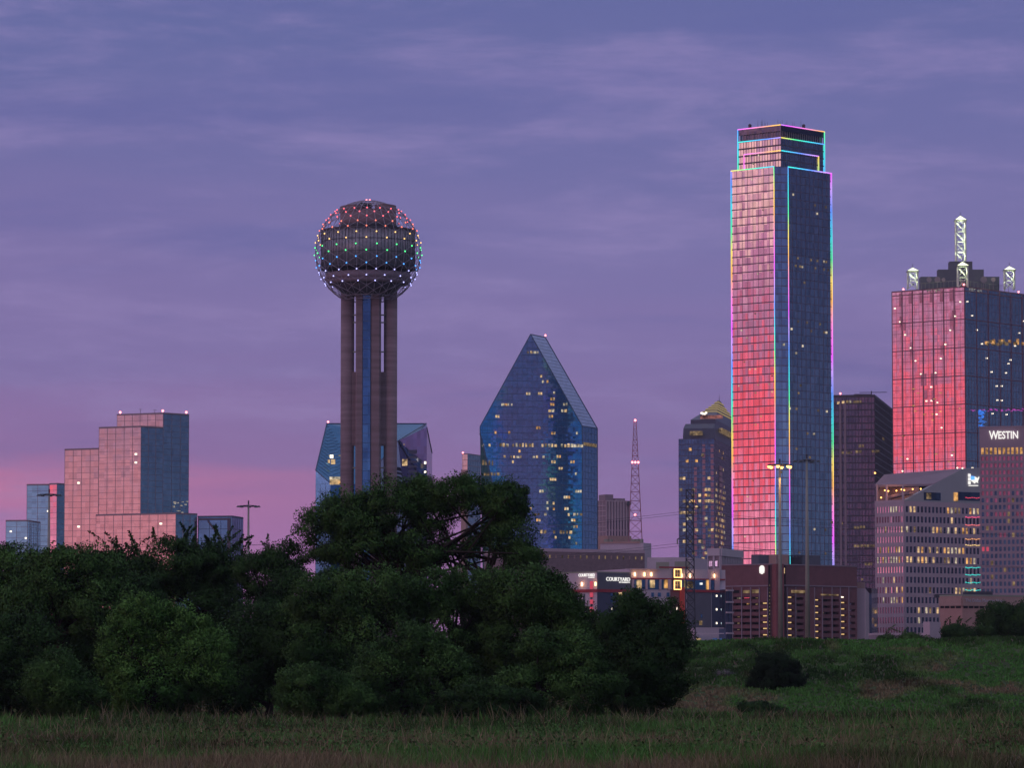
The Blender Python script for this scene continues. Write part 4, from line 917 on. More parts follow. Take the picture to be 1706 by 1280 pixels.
    for x0, y0, x1, y1, m in ((1060, 967, 1068, 981, 'warm'), (1082.5, 967, 1090, 980, 'warm'), (1106, 966.6, 1111.5, 981, 'warm2'), (1084, 988, 1088.5, 995, None), (1095, 988, 1100, 995, None), (1109.5, 988, 1114.5, 995, None), (1126, 1012.5, 1128.2, 1018.5, 'hot'), (1164, 1035, 1169, 1042, 'warm'), (1166.5, 1024, 1169, 1030, None), (1165.5, 971.5, 1169.5, 975, 'white_led'), (1139, 967, 1142, 982, 'dimw'), (1144, 969, 1154, 981, 'dimw'), (1176, 967, 1180, 983, 'warm2'), (1184, 971, 1188, 983, None)):
        u0, u1, z0, z1 = w.prect(x0, y0, x1, y1); it.append((w.quad(u0, u1, z0, z1, .42), M[m] if m else G_NAVY))
    for y in (993.5, 1016, 1039):
        for x in (1193, 1202.5): u, z = w.uz(x, y); it.append((w.quad(u - .25, u + .25, z - .3, z + .3, .42), M['hot']))
    quads('window', root, it)
    # warm outlined bay windows
    fb = MB(); m_or = emit('warm_strip', (1, .55, .18), 3.0); st = MB(); g1 = MB()
    for y0, y1 in ((948, 964), (967, 984)):
        w.pbox(st, 1120, y0, 1133.5, y1, .2, .9); u0, u1, z0, z1 = w.prect(1120.5, y0 + .5, 1133, y1 - .5)
        for (a, b, c, d) in ((u0, u1, z1 - .25, z1), (u0, u1, z0, z0 + .25), (u0, u0 + .25, z0 + .26, z1 - .26), (u1 - .25, u1, z0 + .26, z1 - .26)): w.box(fb, a, b, c, d, .85, 1.1)
        for q in range(1, 4): w.box(g1, u0 + (u1 - u0) * q / 4 - .06, u0 + (u1 - u0) * q / 4 + .06, z0 + .3, z1 - .3, .85, 1.0)
        w.box(g1, u0, u1, (z0 + z1) / 2 - .06, (z0 + z1) / 2 + .06, .85, .99)
    st.build('bay', M['navy'], root); fb.build('bay_light_frame', m_or, root); g1.build('bay_glazing_bar', M['warm2'], root)
    for x, y in ((1057, 957.5), (1073, 957.5), (1084.5, 957.5), (1134.8, 959.5), (1149, 960), (1190, 960)): sconce(w, x, y)
    # balcony stack
    bw = Wall(pt(1208.8, 1000, E1.y - 3)[:2], pt(1219, 1000, E1.y - 1)[:2], 8, zat(983, E1.y)); pl = [tuple(bw.O), tuple(bw.E), tuple(bw.P(bw.len, 0, -12)[:2]), tuple(bw.P(0, 0, -12)[:2])]
    MB().prism(pl, 8, bw.z1, 0, 0).build('glazed_stair', G_NAVY, root); b = MB(); bw.grid(b, .65, 0, .14, 0, .2)
    b.build('glazing_bar', M['mullion'], root); b = MB()
    for y in (984.5, 1004, 1021.5, 1039, 1056): bw.pbox(b, 1208.5, y - 1.5, 1219.5, y + 1.2, .1, .8)
    b.build('balcony', M['concrete_light'], root)
sign_hotel()
def front_lows():
    ws = rect(1120, 1158, 1206, 1047, 1180, 3, 3); root = empty('white_shed', base(ws), 'long low white building in front of the striped hotel, by the pylon', 'building')
    MB().prism(plan(rect(1120, 1158, 1206, 1047, 1180, 3)), 8, ws[0].z1, 0, 1).build('wall', [M['concrete_light'], M['roof']], root)
    t_ = MB(); ws[1].pbox(t_, 1158, 1055.5, 1206, 1057, 0, .25); ws[1].pbox(t_, 1158, 1046.5, 1206, 1048, 0, .3); t_.build('cornice', M['stucco'], root)
    it = []
    for x0, x1, m in ((1160, 1168, M['warm']), (1187, 1195, G_NAVY), (1199, 1203, G_NAVY)): u0, u1, z0, z1 = ws[1].prect(x0, 1064, x1, 1067 if m != G_NAVY else 1070); it.append((ws[1].quad(u0, u1, z0, z1, .1), m))
    quads('window', root, it)
    ws = rect(962, 985, 1012, 1027.5, 1200, 30); root = empty('white_shed', base(ws), 'pale low roof glimpsed between the trees under the big name sign', 'building')
    MB().prism(plan(ws), 8, ws[0].z1, 0, 1).build('wall', [M['concrete_light'], M['stucco']], root)
    q = MB(); parapet(q, plan(ws), ws[0].z1, .5, .4); q.build('parapet', M['stucco'], root)
front_lows()

# --- ziggurat tower with golden pyramid tip
def gold_tower():
    D = 3200; ws = rect(1130.5, 1190, 1262, 731, D, 10); L = ws[0]; root = empty('gold_topped_tower', base(ws), 'dark postmodern tower with a small golden pyramid and pink vertical strips', 'skyscraper')
    gl = glass('indigo_glass', (.26, .24, .34), (2.4, 2.2), .012, .3, .12)
    MB().prism(plan(ws), 8, L.z1, 0, 1).build('curtain_wall', [gl, M['roof']], root)
    w2 = rect(1137.5, 1190, 1255, 705, D + 10, 10); cc = Vector(((plan(w2)[0][0] + plan(w2)[2][0]) / 2, (plan(w2)[0][1] + plan(w2)[2][1]) / 2))
    def ring(pts, s): return [tuple(cc + (Vector(p) - cc) * s) for p in pts]
    def frus(mb, p0, z0, p1, z1, mi=0):
        n = len(p0); u = 0
        for i in range(n):
            a, b, c, d = p0[i], p0[(i + 1) % n], p1[(i + 1) % n], p1[i]; l = math.dist(a, b)
            mb.face([(a[0], a[1], z0), (b[0], b[1], z0), (c[0], c[1], z1), (d[0], d[1], z1)], [(u, z0), (u + l, z0), (u + l, z1), (u, z1)], mi); u += l
        mb.face([(p[0], p[1], z1) for p in p1], None, mi)
    Z_ = lambda y: zat(y, D); P0 = plan(w2); mb = MB()
    frus(mb, P0, Z_(731), ring(P0, .985), Z_(712)); frus(mb, ring(P0, .985), Z_(712), ring(P0, .93), Z_(703.5)); 
    s2 = (1197.5 - 1150) / (1197.5 - 1137.5); frus(mb, ring(P0, s2), Z_(703.4), ring(P0, s2), Z_(694)); s3 = (1197.5 - 1170.5) / 60
    frus(mb, ring(P0, s2), Z_(694), ring(P0, s3), Z_(675)); mb.build('stepped_crown', matte('slate_crown', (.055, .055, .10), .45, .2, .15, .4), root)
    gold = matte('gold_leaf_panel', (.34, .25, .10), .5, .25, .3, .5, .5); gp = MB(); gb = MB()
    ys = [675, 669, 664, 659, 653, 647]; ss = [s3 * (1 - i / 5.4) for i in range(6)]
    for i in range(5): frus(gp, ring(P0, ss[i]), Z_(ys[i]), ring(P0, ss[i + 1] + .012), Z_(ys[i + 1])) ; 
    for i in range(5):
        for (a, b) in zip(ring(P0, ss[i] + .01), ring(P0, ss[i] + .01)[1:] + ring(P0, ss[i] + .01)[:1]): gb.tube((*a, Z_(ys[i]) + .5), (*b, Z_(ys[i]) + .5), .38, 4)
    gp.build('gold_pyramid', gold, root); gb.build('gold_ledge', emit('gold_ledge_light', (.9, .66, .26), .42), root)
    top = (cc.x, cc.y); MB().tube((*top, Z_(654)), (*top, Z_(646)), .9, 5, .3).tube((*top, Z_(647)), (*top, Z_(634)), .3, 4, .08).build('spire', M['dark_metal'], root)
    # granite stripes and lit cells
    g = MB(); L.grid(g, 0, 4.4, 0, .5, .1); L.grid(g, 2.4, 0, .25, 0, .15); ws[1].grid(g, 2.6, 4.4, .25, .5, .12); g.build('mullion_grid', M['mullion'], root)
    granite = glass('rose_stone_strip', (.75, .42, .52), (2, 4), .05, .3, .42)
    for x0, y0 in ((1156.5, 779), (1170.5, 741), (1184.3, 741), (1198, 777)):
        b = MB(); wl = L if x0 < 1188 else ws[1]; u0, u1, z0, z1 = wl.prect(x0, y0, x0 + 4.8, 927); z = z0
        while z < z1: wl.box(b, u0, u1, z, min(z + 3.4, z1), .1, .5); z += 4.4
        b.build('rose_strip', matte('rose_stone_%d' % int(x0), (.50, .22, .28), .6, .15, .1), root)
    rnd = random.Random(11); it = []
    for wl in (L, ws[1]):
        def pr(u, z):
            y = 1165 - (z - CAMZ) * F / D; return .05 if y < 820 else (.38 if y < 905 else .22)
        it += lit_cells(wl, 2.4, 4.4, pr, 9, wl.z1 - 4, .6, min(wl.len, 62), .85, .5, .7, rnd=rnd)
    quads('lit_window', root, it)
    cb = MB(); fw = Wall(P0[3], P0[0]); f2 = Wall(*ring(P0, s2 * .96)[3:], ring(P0, s2 * .96)[0]); f2.pbox(cb, 1167.5, 692.5, 1204, 698, .3, 3.5)
    cb.build('crown_light_band', emit('crown_glow', (.75, .27, .22), .45, True), root)
    c2 = MB(); fw.pbox(c2, 1150, 719, 1171, 726, .4, 3); c3 = Wall(P0[0], P0[1]); c3.pbox(c2, 1197, 719, 1219, 726, .4, 3); c2.build('crown_light_band', M['dimw'], root)
    f3 = Wall(*ring(P0, s2)[3:], ring(P0, s2)[0]); f4 = Wall(*ring(P0, s2)[0:2])
    quads('lit_window', root, [(wq.quad(wq.uz(x, y)[0], wq.uz(x, y)[0] + 1.6, wq.uz(x, y)[1] - .7, wq.uz(x, y)[1] + .7, 6.5), M['hot']) for wq, x, y in ((f3, 1169, 689.5), (f3, 1171.5, 690.5), (f3, 1174, 690.8), (f3, 1176.5, 689), (f4, 1213, 689), (f4, 1215.5, 690.5), (f4, 1218, 689.3))])
gold_tower()
def grey_mid():
    ws = rect(1179, 1200, 1236, 914, 1900, 20); root = empty('office_block', base(ws), 'mauve office block with a pale top band at the foot of the rainbow-lit tower', 'building')
    MB().prism(plan(ws), 8, ws[0].z1, 0, 1).build('wall', [M['mauve'], M['roof']], root)
    g = MB(); 
    for w in ws[:2]: w.grid(g, 2.6, 0, .8, 0, .6, 8, w.z1 - 3.5); w.box(g, 0, w.len, w.z1 - 3.4, w.z1, 0, .8)
    g.build('pier', M['stucco'], root)
    it = [(w.quad(u, u + 1.6, z, z + 2.4, .1), G_DARK) for w in ws[:2] for z in range(10, int(ws[0].z1) - 6, 4) for u in np.arange(.5, w.len - 2, 2.6)]
    quads('window', root, it)
grey_mid()

# --- tallest tower with rainbow edge lights
def rainbow(name, phase):
    m = bpy.data.materials.new(name); m.use_nodes = True; t_ = m.node_tree; t_.nodes.clear(); N = t_.nodes; L = t_.links
    uv = N.new('ShaderNodeUVMap'); sp = N.new('ShaderNodeSeparateXYZ'); L.new(uv.outputs[0], sp.inputs[0])
    ma = N.new('ShaderNodeMath'); ma.operation = 'MULTIPLY_ADD'; ma.inputs[1].default_value = 1 / 92.0; ma.inputs[2].default_value = phase + 10; L.new(sp.outputs[0], ma.inputs[0])
    fr = N.new('ShaderNodeMath'); fr.operation = 'FRACT'; L.new(ma.outputs[0], fr.inputs[0])
    r = N.new('ShaderNodeValToRGB'); e = r.color_ramp.elements
    cols = [(0, (.85, .12, 1)), (.16, (1, .25, .75)), (.30, (1, .5, .12)), (.42, (1, .78, .15)), (.53, (.1, .9, .35)), (.66, (.05, .75, .85)), (.80, (.12, .3, 1)), (.92, (.6, .35, 1)), (1, (.85, .12, 1))]
    while len(e) < len(cols): e.new(.5)
    for k, (p, c) in enumerate(cols): e[k].position = p; e[k].color = (*c, 1)
    L.new(fr.outputs[0], r.inputs[0]); em = N.new('ShaderNodeEmission'); em.inputs[1].default_value = 1.6; L.new(r.outputs[0], em.inputs[0])
    o = N.new('ShaderNodeOutputMaterial'); L.new(em.outputs[0], o.inputs[0]); return m
def led(root, pts, phase, r=.25, s0=0.0):
    mb = MB(); s = s0
    for a, b in zip(pts, pts[1:]):
        a = Vector(a); b = Vector(b); L_ = (b - a).length; n = max(1, int(L_ / 6)); i0 = len(mb.f)
        d = (b - a).normalized(); x = d.orthogonal().normalized(); y = d.cross(x); c4 = [x * r, y * r, -x * r, -y * r]
        for k in range(4):
            p, q = c4[k], c4[(k + 1) % 4]; mb.face([a + p, b + p, b + q, a + q], [(s, 0), (s + L_, 0), (s + L_, 1), (s, 1)])
        s += L_
    mb.build('edge_light', rainbow('rainbow_led', phase), root)
def tall_tower():
    D = 2065; ws = rect(1218.4, 1301, 1384.5, 281, D, 42); L, Rw = ws[0], ws[1]; ztop = zat(276, D)
    root = empty('rainbow_edged_tower', base(ws), 'tallest mirrored skyscraper outlined with rainbow coloured edge lights', 'skyscraper')
    uA = L.uz(1290, 276)[0]; uB = Rw.uz(1312, 276)[0]; A = L.P(uA, 0); B = Rw.P(uB, 0); ch = L.len - uA
    bl = Rw.len - uB
    c2 = ws[2]; c3 = ws[3]
    pl = [tuple(A[:2]), tuple(B[:2]), tuple(Rw.P(Rw.len - .01, 0)[:2]), tuple(c2.P(c2.len, 0)[:2]), tuple(L.P(0, 0)[:2])]
    zt = ztop; cwl = MB().prism(pl, 8, zt, 0, 1).build('curtain_wall', [G_BOA, M['roof']], root)
    g = MB(); La = Wall(L.O, A[:2], 8, zt); Cb = Wall(A[:2], B[:2], 8, zt); Rb = Wall(B[:2], Rw.E, 8, zt)
    La.grid(g, 3.5, 3.95, .08, .50, .12); Cb.grid(g, 3.3, 3.95, .12, .35, .12); Rb.grid(g, 3.5, 3.95, .10, .24, .12)
    c2.grid(g, 6, 3.95, .2, .5, .1, 8, zt); c3.grid(g, 6, 3.95, .2, .5, .1, 8, zt); g.build('mullion_grid', matte('tower_mullion', (.17, .11, .16), .5, .2, .3, .3), cwl)
    # crown
    up = rect(1229.7, 1301, 1372.8, 211, D + 5, 42); zu = zat(207.7, D + 5); zs_ = zat(237, D + 5); P0 = plan(up)
    zband = zat(229, D + 5)
    MB().prism(P0, zt, zband, 0, 1).build('crown_wall', [G_BOA, M['roof']], root)
    Pi = inset(P0, 1.6); MB().prism(Pi, zband, zu - 3.0, 0, 1).build('crown_screen', [G_DARK, M['roof']], root)
    MB().prism(P0, zu - 3.0, zu, 0, 1).build('crown_top', [G_DARK, M['roof']], root)
    cp = MB()
    for w in up: w2_ = Wall(w.O, w.E, zband, zu - 3); w2_.grid(cp, 1.75, 0, .18, 0, .0, sunk=.35)
    cp.build('crown_fin', M['mauve'], root)
    g = MB(); up[0].grid(g, 1.75, 3.95, .15, .75, .12, zt, zband); up[1].grid(g, 1.75, 3.95, .12, .42, .12, zt, zband); g.build('crown_mullion_grid', M['mullion'], root)
    rnd = random.Random(3); it = []
    it += lit_cells(up[0], 1.75, 3.95, lambda u, z: .10, zt, zband, fw=.4, fh=.2, rnd=rnd, mats=[M['pale'], M['dimw']])
    it += lit_cells(La, 1.75, 3.95, lambda u, z: .035 if z < 175 else .015, 12, zt, fw=.4, fh=.16, rnd=rnd, mats=[M['pale'], M['dimw'], M['warm']])
    def prr(u, z):
        y = 1165 - (z - CAMZ) * F / D
        if 425 < y < 450: return .30
        if 540 < y < 560: return .12
        if 680 < y < 690: return .2
        return .02
    it += lit_cells(Rb, 1.75, 3.95, prr, 12, zt - 4, fw=.6, fh=.28, rnd=rnd, mats=[M['dimw'], M['dimw'], M['dimw'], M['pale']]); it += lit_cells(Cb, 1.75, 3.95, .03, 12, zt - 4, fw=.6, fh=.3, rnd=rnd, mats=[M['dimw'], M['pale']])
    quads('lit_window', root, it)
    # edge lights
    o = .35
    def e(w, u, z, off=o): return w.P(u, z, off)
    zb = 46
    led(root, [e(La, 0, zb), e(La, 0, zt)], .48); led(root, [e(La, La.len, zb), e(La, La.len, zt)], .16); led(root, [e(Rb, 0, zb), e(Rb, 0, zt)], .40); led(root, [e(Rb, Rb.len, zb), e(Rb, Rb.len, zt)], .62)
    led(root, [e(La, 0, zt), e(La, La.len, zt)], .42, .27); led(root, [e(Rb, 0, zt), e(Rb, Rb.len, zt)], .60, .27)
    led(root, [e(c2, c2.len, zb), e(c2, c2.len, zt)], .3); led(root, [e(c2, 0, zt), e(c2, c2.len, zt)], .1, .27); led(root, [e(c3, 0, zt), e(c3, c3.len, zt)], .7, .27)
    led(root, [up[0].P(0, zt, o), up[0].P(0, zu, o)], .55, .27); led(root, [up[0].P(0, zu, o), up[0].P(up[0].len, zu, o)], .95, .27, 10); led(root, [up[1].P(0, zu, o), up[1].P(up[1].len, zu, o)], .95, .27); led(root, [up[1].P(up[1].len, zu, o), up[1].P(up[1].len, zt, o)], .30, .27, 20)
    led(root, [up[0].P(0, zband, o), up[0].P(up[0].len, zband, o)], .60, .27); led(root, [up[1].P(0, zband, o), up[1].P(up[1].len, zband, o)], .42, .27, 0)
    zi = up[0].uz(1301, 250.5)[1]; ua = up[0].uz(1240, 260)[0]; ub = up[1].uz(1363, 258)[0]
    led(root, [up[0].P(ua, zt, o), up[0].P(ua, zi, o)], .1, .25); led(root, [up[0].P(ua, zi, o), up[0].P(up[0].len, zi, o)], .05, .25, 5); led(root, [up[1].P(0, zi, o), up[1].P(ub, zi, o)], .64, .25); led(root, [up[1].P(ub, zi, o), up[1].P(ub, zt, o)], .40, .25)
    an = random.Random(2); c = Vector((sum(p[0] for p in P0) / 4, sum(p[1] for p in P0) / 4, zu))
    for i in range(26):
        u, v = an.uniform(-.8, .8), an.uniform(-.8, .8); p = c + (Vector((*P0[1], zu)) - Vector((*P0[0], zu))) * u * .45 + (Vector((*P0[3], zu)) - Vector((*P0[0], zu))) * v * .45; h = an.uniform(2, 6.5)
        MB().tube(p, p + Vector((0, 0, h)), .16, 4, .05).build('antenna', M['dark_metal'], root)
    for u in (-.32, .27):
        p = up[0 if u < 0 else 1].P(up[0].len * (.25 if u < 0 else .72), zu, -1); MB().abox(p.x - .8, p.x + .8, p.y, p.y + 1.4, zu, zu + .9).ball(p + Vector((0, .7, 1.7)), .9, 8, 5).build('camera_housing', M['dark_metal'], root)
    lf = MB(); w = La
tall_tower()

# --- dark slab right of the tall tower
def dark_slab():
    D = 2450; ws = rect(1360, 1457, 1490, 661, D, 10); L = ws[0]; root = empty('dark_slab_tower', base(ws), 'dark brown slab tower standing between the rainbow-edged and the red glowing towers', 'skyscraper')
    MB().prism(plan(ws), 8, L.z1, 0, 1).build('curtain_wall', [glass('brown_glass', (.26, .20, .26), (1.9, 3.9), .02, .35, .2), M['roof']], root)
    g = MB(); L.grid(g, 1.9, 3.9, .3, .8, .2); ws[1].grid(g, 1.9, 3.9, .3, .8, .2); parapet(g, plan(ws), L.z1, 1.2, .6); g.build('spandrel_grid', matte('brown_spandrel', (.075, .06, .085), .6, .15, .1), root)
    p = MB(); L.pbox(p, 1399, 672, 1402.5, 975, .2, .9); L.pbox(p, 1407, 672, 1410.5, 975, .2, .9); p.build('pale_rib', M['mauve'], root)
    it = []; rnd = random.Random(9)
    for x0, x1, y, m in ((1394, 1398, 671, 'warm'), (1402, 1406, 670, 'warm'), (1409, 1417, 669, 'pale'), (1421, 1434, 669, 'dimw'), (1401, 1418, 754, 'dimw'), (1425, 1434, 752.5, 'dimw'), (1452, 1464, 752, 'dimw'), (1430, 1438, 743, 'dimw'), (1469, 1472, 732, 'dimw'), (1422, 1430, 879, 'dimw'), (1432, 1440, 878, 'dimw'), (1422, 1456, 909.5, 'dimw'), (1440, 1452, 940, 'dimw'), (1399, 1404, 872, 'dimw')):
        wl = L if x0 < 1456 else ws[1]; u0, _ = wl.uz(x0, y); u1, z = wl.uz(x1, y); u = u0
        while u < u1:
            it.append((wl.quad(u + .2, min(u + 1.7, u1 + .4), z - .9, z + .6, .35), M[m] if rnd.random() > .25 else M['dimw'])); u += 1.9
    quads('lit_window', root, it); r = MB(); p = ws[0].P(ws[0].len * .75, L.z1, -8); r.abox(p.x - 4, p.x + 6, p.y, p.y + 5, L.z1, L.z1 + 2.2); p = ws[0].P(ws[0].len * .94, L.z1, -3); r.tube(p, p + Vector((0, 0, 3.5)), .3); r.tube(p + Vector((-7, 0, 2.6)), p + Vector((9, 0, 2.8)), .2); r.build('rooftop_unit', M['dark_metal'], root)
    MB().ball(L.P(L.uz(1400, 661)[0], L.z1 + 2), .6).build('warning_light', M['redlamp'], root)
dark_slab()

# --- red glowing tower with lattice pinnacles
def x_pylon(root, x, y, z0, z1, hw, tip, lit):
    mb = MB(); n = max(1, round((z1 - z0) / (hw * 2.1))); m1 = emit('floodlit_lattice', (.72, .85, .55), .42)
    for c in range(4):
        sx, sy = ((-1, -1), (1, -1), (1, 1), (-1, 1))[c]; tx, ty = ((-1, -1), (1, -1), (1, 1), (-1, 1))[(c + 1) % 4]
        a = Vector((x + sx * hw, y + sy * hw, 0)); b = Vector((x + tx * hw, y + ty * hw, 0)); up = Vector((0, 0, 1))
        mb.tube(a + up * z0, a + up * z1, .36, 5)
        for i in range(n):
            p, q = z0 + (z1 - z0) * i / n, z0 + (z1 - z0) * (i + 1) / n
            mb.tube(a + up * p, b + up * q, .24, 4); mb.tube(b + up * p, a + up * q, .24, 4); mb.tube(a + up * q, b + up * q, .22, 4)
    mb.build('lattice', matte('white_steel', (.75, .76, .68), .5, .05), root)
    hub = MB()
    for i in range(n): hub.ball((x, y - hw, z0 + (z1 - z0) * (i + .5) / n), .5, 6, 4)
    hub.build('node', M['dark_metal'], root)
    pm = MB(); b4 = [(x - hw * 1.2, y - hw * 1.2, z1 + .3), (x + hw * 1.2, y - hw * 1.2, z1 + .3), (x + hw * 1.2, y + hw * 1.2, z1 + .3), (x - hw * 1.2, y + hw * 1.2, z1 + .3)]; tp = (x, y, z1 + tip)
    for i in range(4): pm.face([b4[i], b4[(i + 1) % 4], tp])
    pm.face(list(reversed(b4))); pm.build('lamp_cap', emit('cap_light', (.92, 1.0, .66), 1.9), root)
    r = MB(); r.tube((x, y, z1 + tip), (x, y, z1 + tip + 2), .12); r.abox(x - hw * 1.3, x + hw * 1.3, y - hw * 1.3, y + hw * 1.3, z1, z1 + .25); r.build('finial', M['dark_metal'], root)
    k_ = 0
    for zz_ in np.linspace(z0 + 5, z1 - 1.5, lit) if lit > 1 else [z1 - 2.5]:
        ld = bpy.data.lights.new('pylon_lamp', 'POINT'); lo = bpy.data.objects.new('pylon_lamp', ld); col_.objects.link(lo); ld.energy = 1500; ld.color = (.85, 1.0, .6); ld.shadow_soft_size = .5; lo.parent = root; lo.location = Vector((x, y, zz_)) - root.location
def red_tower():
    D = 2300; ws = rect(1485.5, 1607, 1740, 478.5, D, 40); L, Rw = ws[0], ws[1]; root = empty('pinnacled_tower', base(ws), 'mirrored tower glowing red with lit white lattice pinnacles on its roof', 'skyscraper')
    MB().prism(plan(ws), 8, L.z1, 0, 1).build('curtain_wall', [G_REN, M['roof']], root)
    g = MB(); nrow = (L.z1 - 8) / 3.9
    for w, t1 in ((L, .18), (Rw, .14)):
        w.grid(g, 3.0, 3.9, .08, t1, .08); n = 7
        for i in range(n + 1):
            c = w.len * i / n; w.box(g, max(0, c - .3), min(w.len, c + .3), 8, w.z1, -.05, .2)
        for i in range(12):
            z = w.z1 - 2 - i * 15.6
            if z > 10: w.box(g, 0, w.len, z - .25, z + .25, -.05, .22)
    ws[2].grid(g, 9, 3.9, .2, .3, .1); ws[3].grid(g, 9, 3.9, .2, .3, .1); parapet(g, plan(ws), L.z1, .6, .5); g.build('mullion_grid', matte('plum_mullion', (.24, .10, .14), .5, .2, .3), root)
    # dark panel blocks forming the X pattern
    dk = MB()
    for x0, y0, x1, y1 in ((1499, 527, 1504, 545), (1501, 537, 1508, 551), (1517, 570, 1521, 600), (1534, 623, 1543, 643), (1551, 622, 1560, 642), (1567, 576, 1572, 592), (1583, 529, 1589, 550), (1586, 517, 1592, 530), (1500, 560, 1504, 570), (1540, 650, 1545, 665), (1552, 650, 1557, 668), (1498, 489, 1501, 511), (1514, 488, 1519, 506), (1532, 487, 1537, 505), (1549, 485, 1554, 504), (1566, 483, 1571, 503), (1582, 482, 1588, 502)): L.pbox(dk, x0, y0, x1, y1, .1, .18)
    dk.build('dark_panel', glass('plum_panel', (.46, .36, .42), (2, 3), .02, .3, .2), root)
    it = []; rnd = random.Random(4)
    for x, y in ((1491, 514), (1499.5, 536.5), (1508, 558), (1517.5, 580), (1525.5, 601.5), (1534.5, 623.5), (1543.5, 668.5), (1552, 668), (1559, 621.5), (1567.5, 597.5), (1575, 574), (1583.5, 550.5), (1591.5, 527), (1600, 503), (1551.5, 645), (1560.5, 690.5), (1569, 713), (1512, 765), (1586, 759), (1562, 671)): u, z = L.uz(x, y); it.append((L.quad(u - .38, u + .38, z - .35, z + .35, .4), M['hot']))
    for x, y in ((1611.5, 502.5), (1619.5, 526), (1627.5, 550), (1636, 573), (1644, 597), (1652, 620), (1660.5, 643.5), (1669, 643.5), (1661.5, 667), (1669, 667.5), (1676, 621.5), (1680, 606), (1683.5, 600), (1691, 576.5), (1698, 555), (1706, 535), (1653.5, 689.5), (1677, 691), (1643, 712), (1620, 780)): u, z = Rw.uz(x, y); it.append((Rw.quad(u - .38, u + .38, z - .35, z + .35, .4), M['hot']))
    for _ in range(26):
        x, y = rnd.uniform(1640, 1706), rnd.uniform(567, 574); u, z = Rw.uz(x, y); it.append((Rw.quad(u - .9, u + .9, z - .8, z + .8, .35), rnd.choice([M['dimw'], M['warm2'], M['dimw']])))
    for _ in range(16):
        x, y = rnd.uniform(1488, 1604), rnd.uniform(645, 770); u, z = L.uz(x, y); it.append((L.quad(u - .7, u + .7, z - .25, z + .25, .35), M['warm2']))
    quads('lit_window', root, it)
    # rooftop works
    def roofpt(px, py_base, depth): s_ = sl(px, py_base)[0]; return Vector((s_ * depth, depth))
    Zd = lambda y, d: zat(y, d); rt = MB()
    for x0, x1, yt, dd, dy in ((1534, 1665, 461, D + 32, 10), (1563, 1639, 449, D + 36, 8), (1582, 1620, 435.5, D + 40, 8)):
        a, b = sl(x0, yt)[0] * dd, sl(x1, yt)[0] * dd; rt.abox(a, b, dd, dd + dy, L.z1 - .5, Zd(yt, dd))
    rt.build('roof_plant', M['slate'], root); rl = MB()
    for w in (L, Rw):
        zt = w.z1 + 4.4; rl.tube(w.P(w.len * .3 if w is L else 0, zt, -4), w.P(w.len if w is L else w.len * .62, zt, -4), .15, 4)
        for i in range(14): u = w.len * (.3 + .7 * i / 13) if w is L else w.len * .62 * i / 13; rl.tube(w.P(u, w.z1, -4), w.P(u, zt, -4), .14, 4)
    rl.build('roof_railing', M['galv'], root)
    for px, r_ in ((1548, 1.5), (1562, 1.7), (1639, 1.9), (1655, 1.3), (1572, 1.1)):
        q = pt(px, 466, D + 18); dd_ = MB(); dd_.one = True; dd_.tube(q, q + Vector((-.2, .8, 0)), r_, 14, r_ * .9); dd_.tube((q.x, q.y + .9, L.z1), (q.x, q.y + .9, q.z), .15); dd_.build('dish', M['mauve'], root)
    for px, yb, yt, ytip, dd, nl in ((1520.5, 487, 453, 446, D + 10, 1), (1603.5, 479, 444, 436, D + 4, 1), (1681.5, 487, 451, 443.5, D + 14, 1), (1600, 437, 368, 359.5, D + 44, 3)):
        x = sl(px, yt)[0] * dd; x_pylon(root, x, dd, L.z1 if yb > 450 else Zd(437, dd), Zd(yt, dd), 2.65, Zd(ytip, dd) - Zd(yt, dd), nl)
    for p in (L.P(L.uz(1505, 488)[0], L.z1 + 1.4), L.P(L.len - .5, L.z1 + 1.4), Rw.P(Rw.uz(1697, 485)[0], L.z1 + 1.4)): MB().ball(p, .55).build('warning_light', M['redlamp'], root)
    # edge-light reflections low on the right face, put in as glowing specks
    b = MB(); rr = random.Random(8)
    for _ in range(70): u, z = Rw.uz(rr.gauss(1634, 3), rr.uniform(684, 712)); Rw.box(b, u, u + .35, z, z + .5, .3, .45)
    b.build('blue_reflection', emit('blue_led_reflection', (.05, .25, 1), 1.0), root); b = MB()
    for _ in range(44): u, z = Rw.uz(rr.uniform(1612, 1704), 684 + rr.gauss(0, 1)); Rw.box(b, u, u + .5, z, z + .35, .3, .45)
    b.build('violet_reflection', emit('violet_led_reflection', (.65, .08, .6), .9), root)
red_tower()

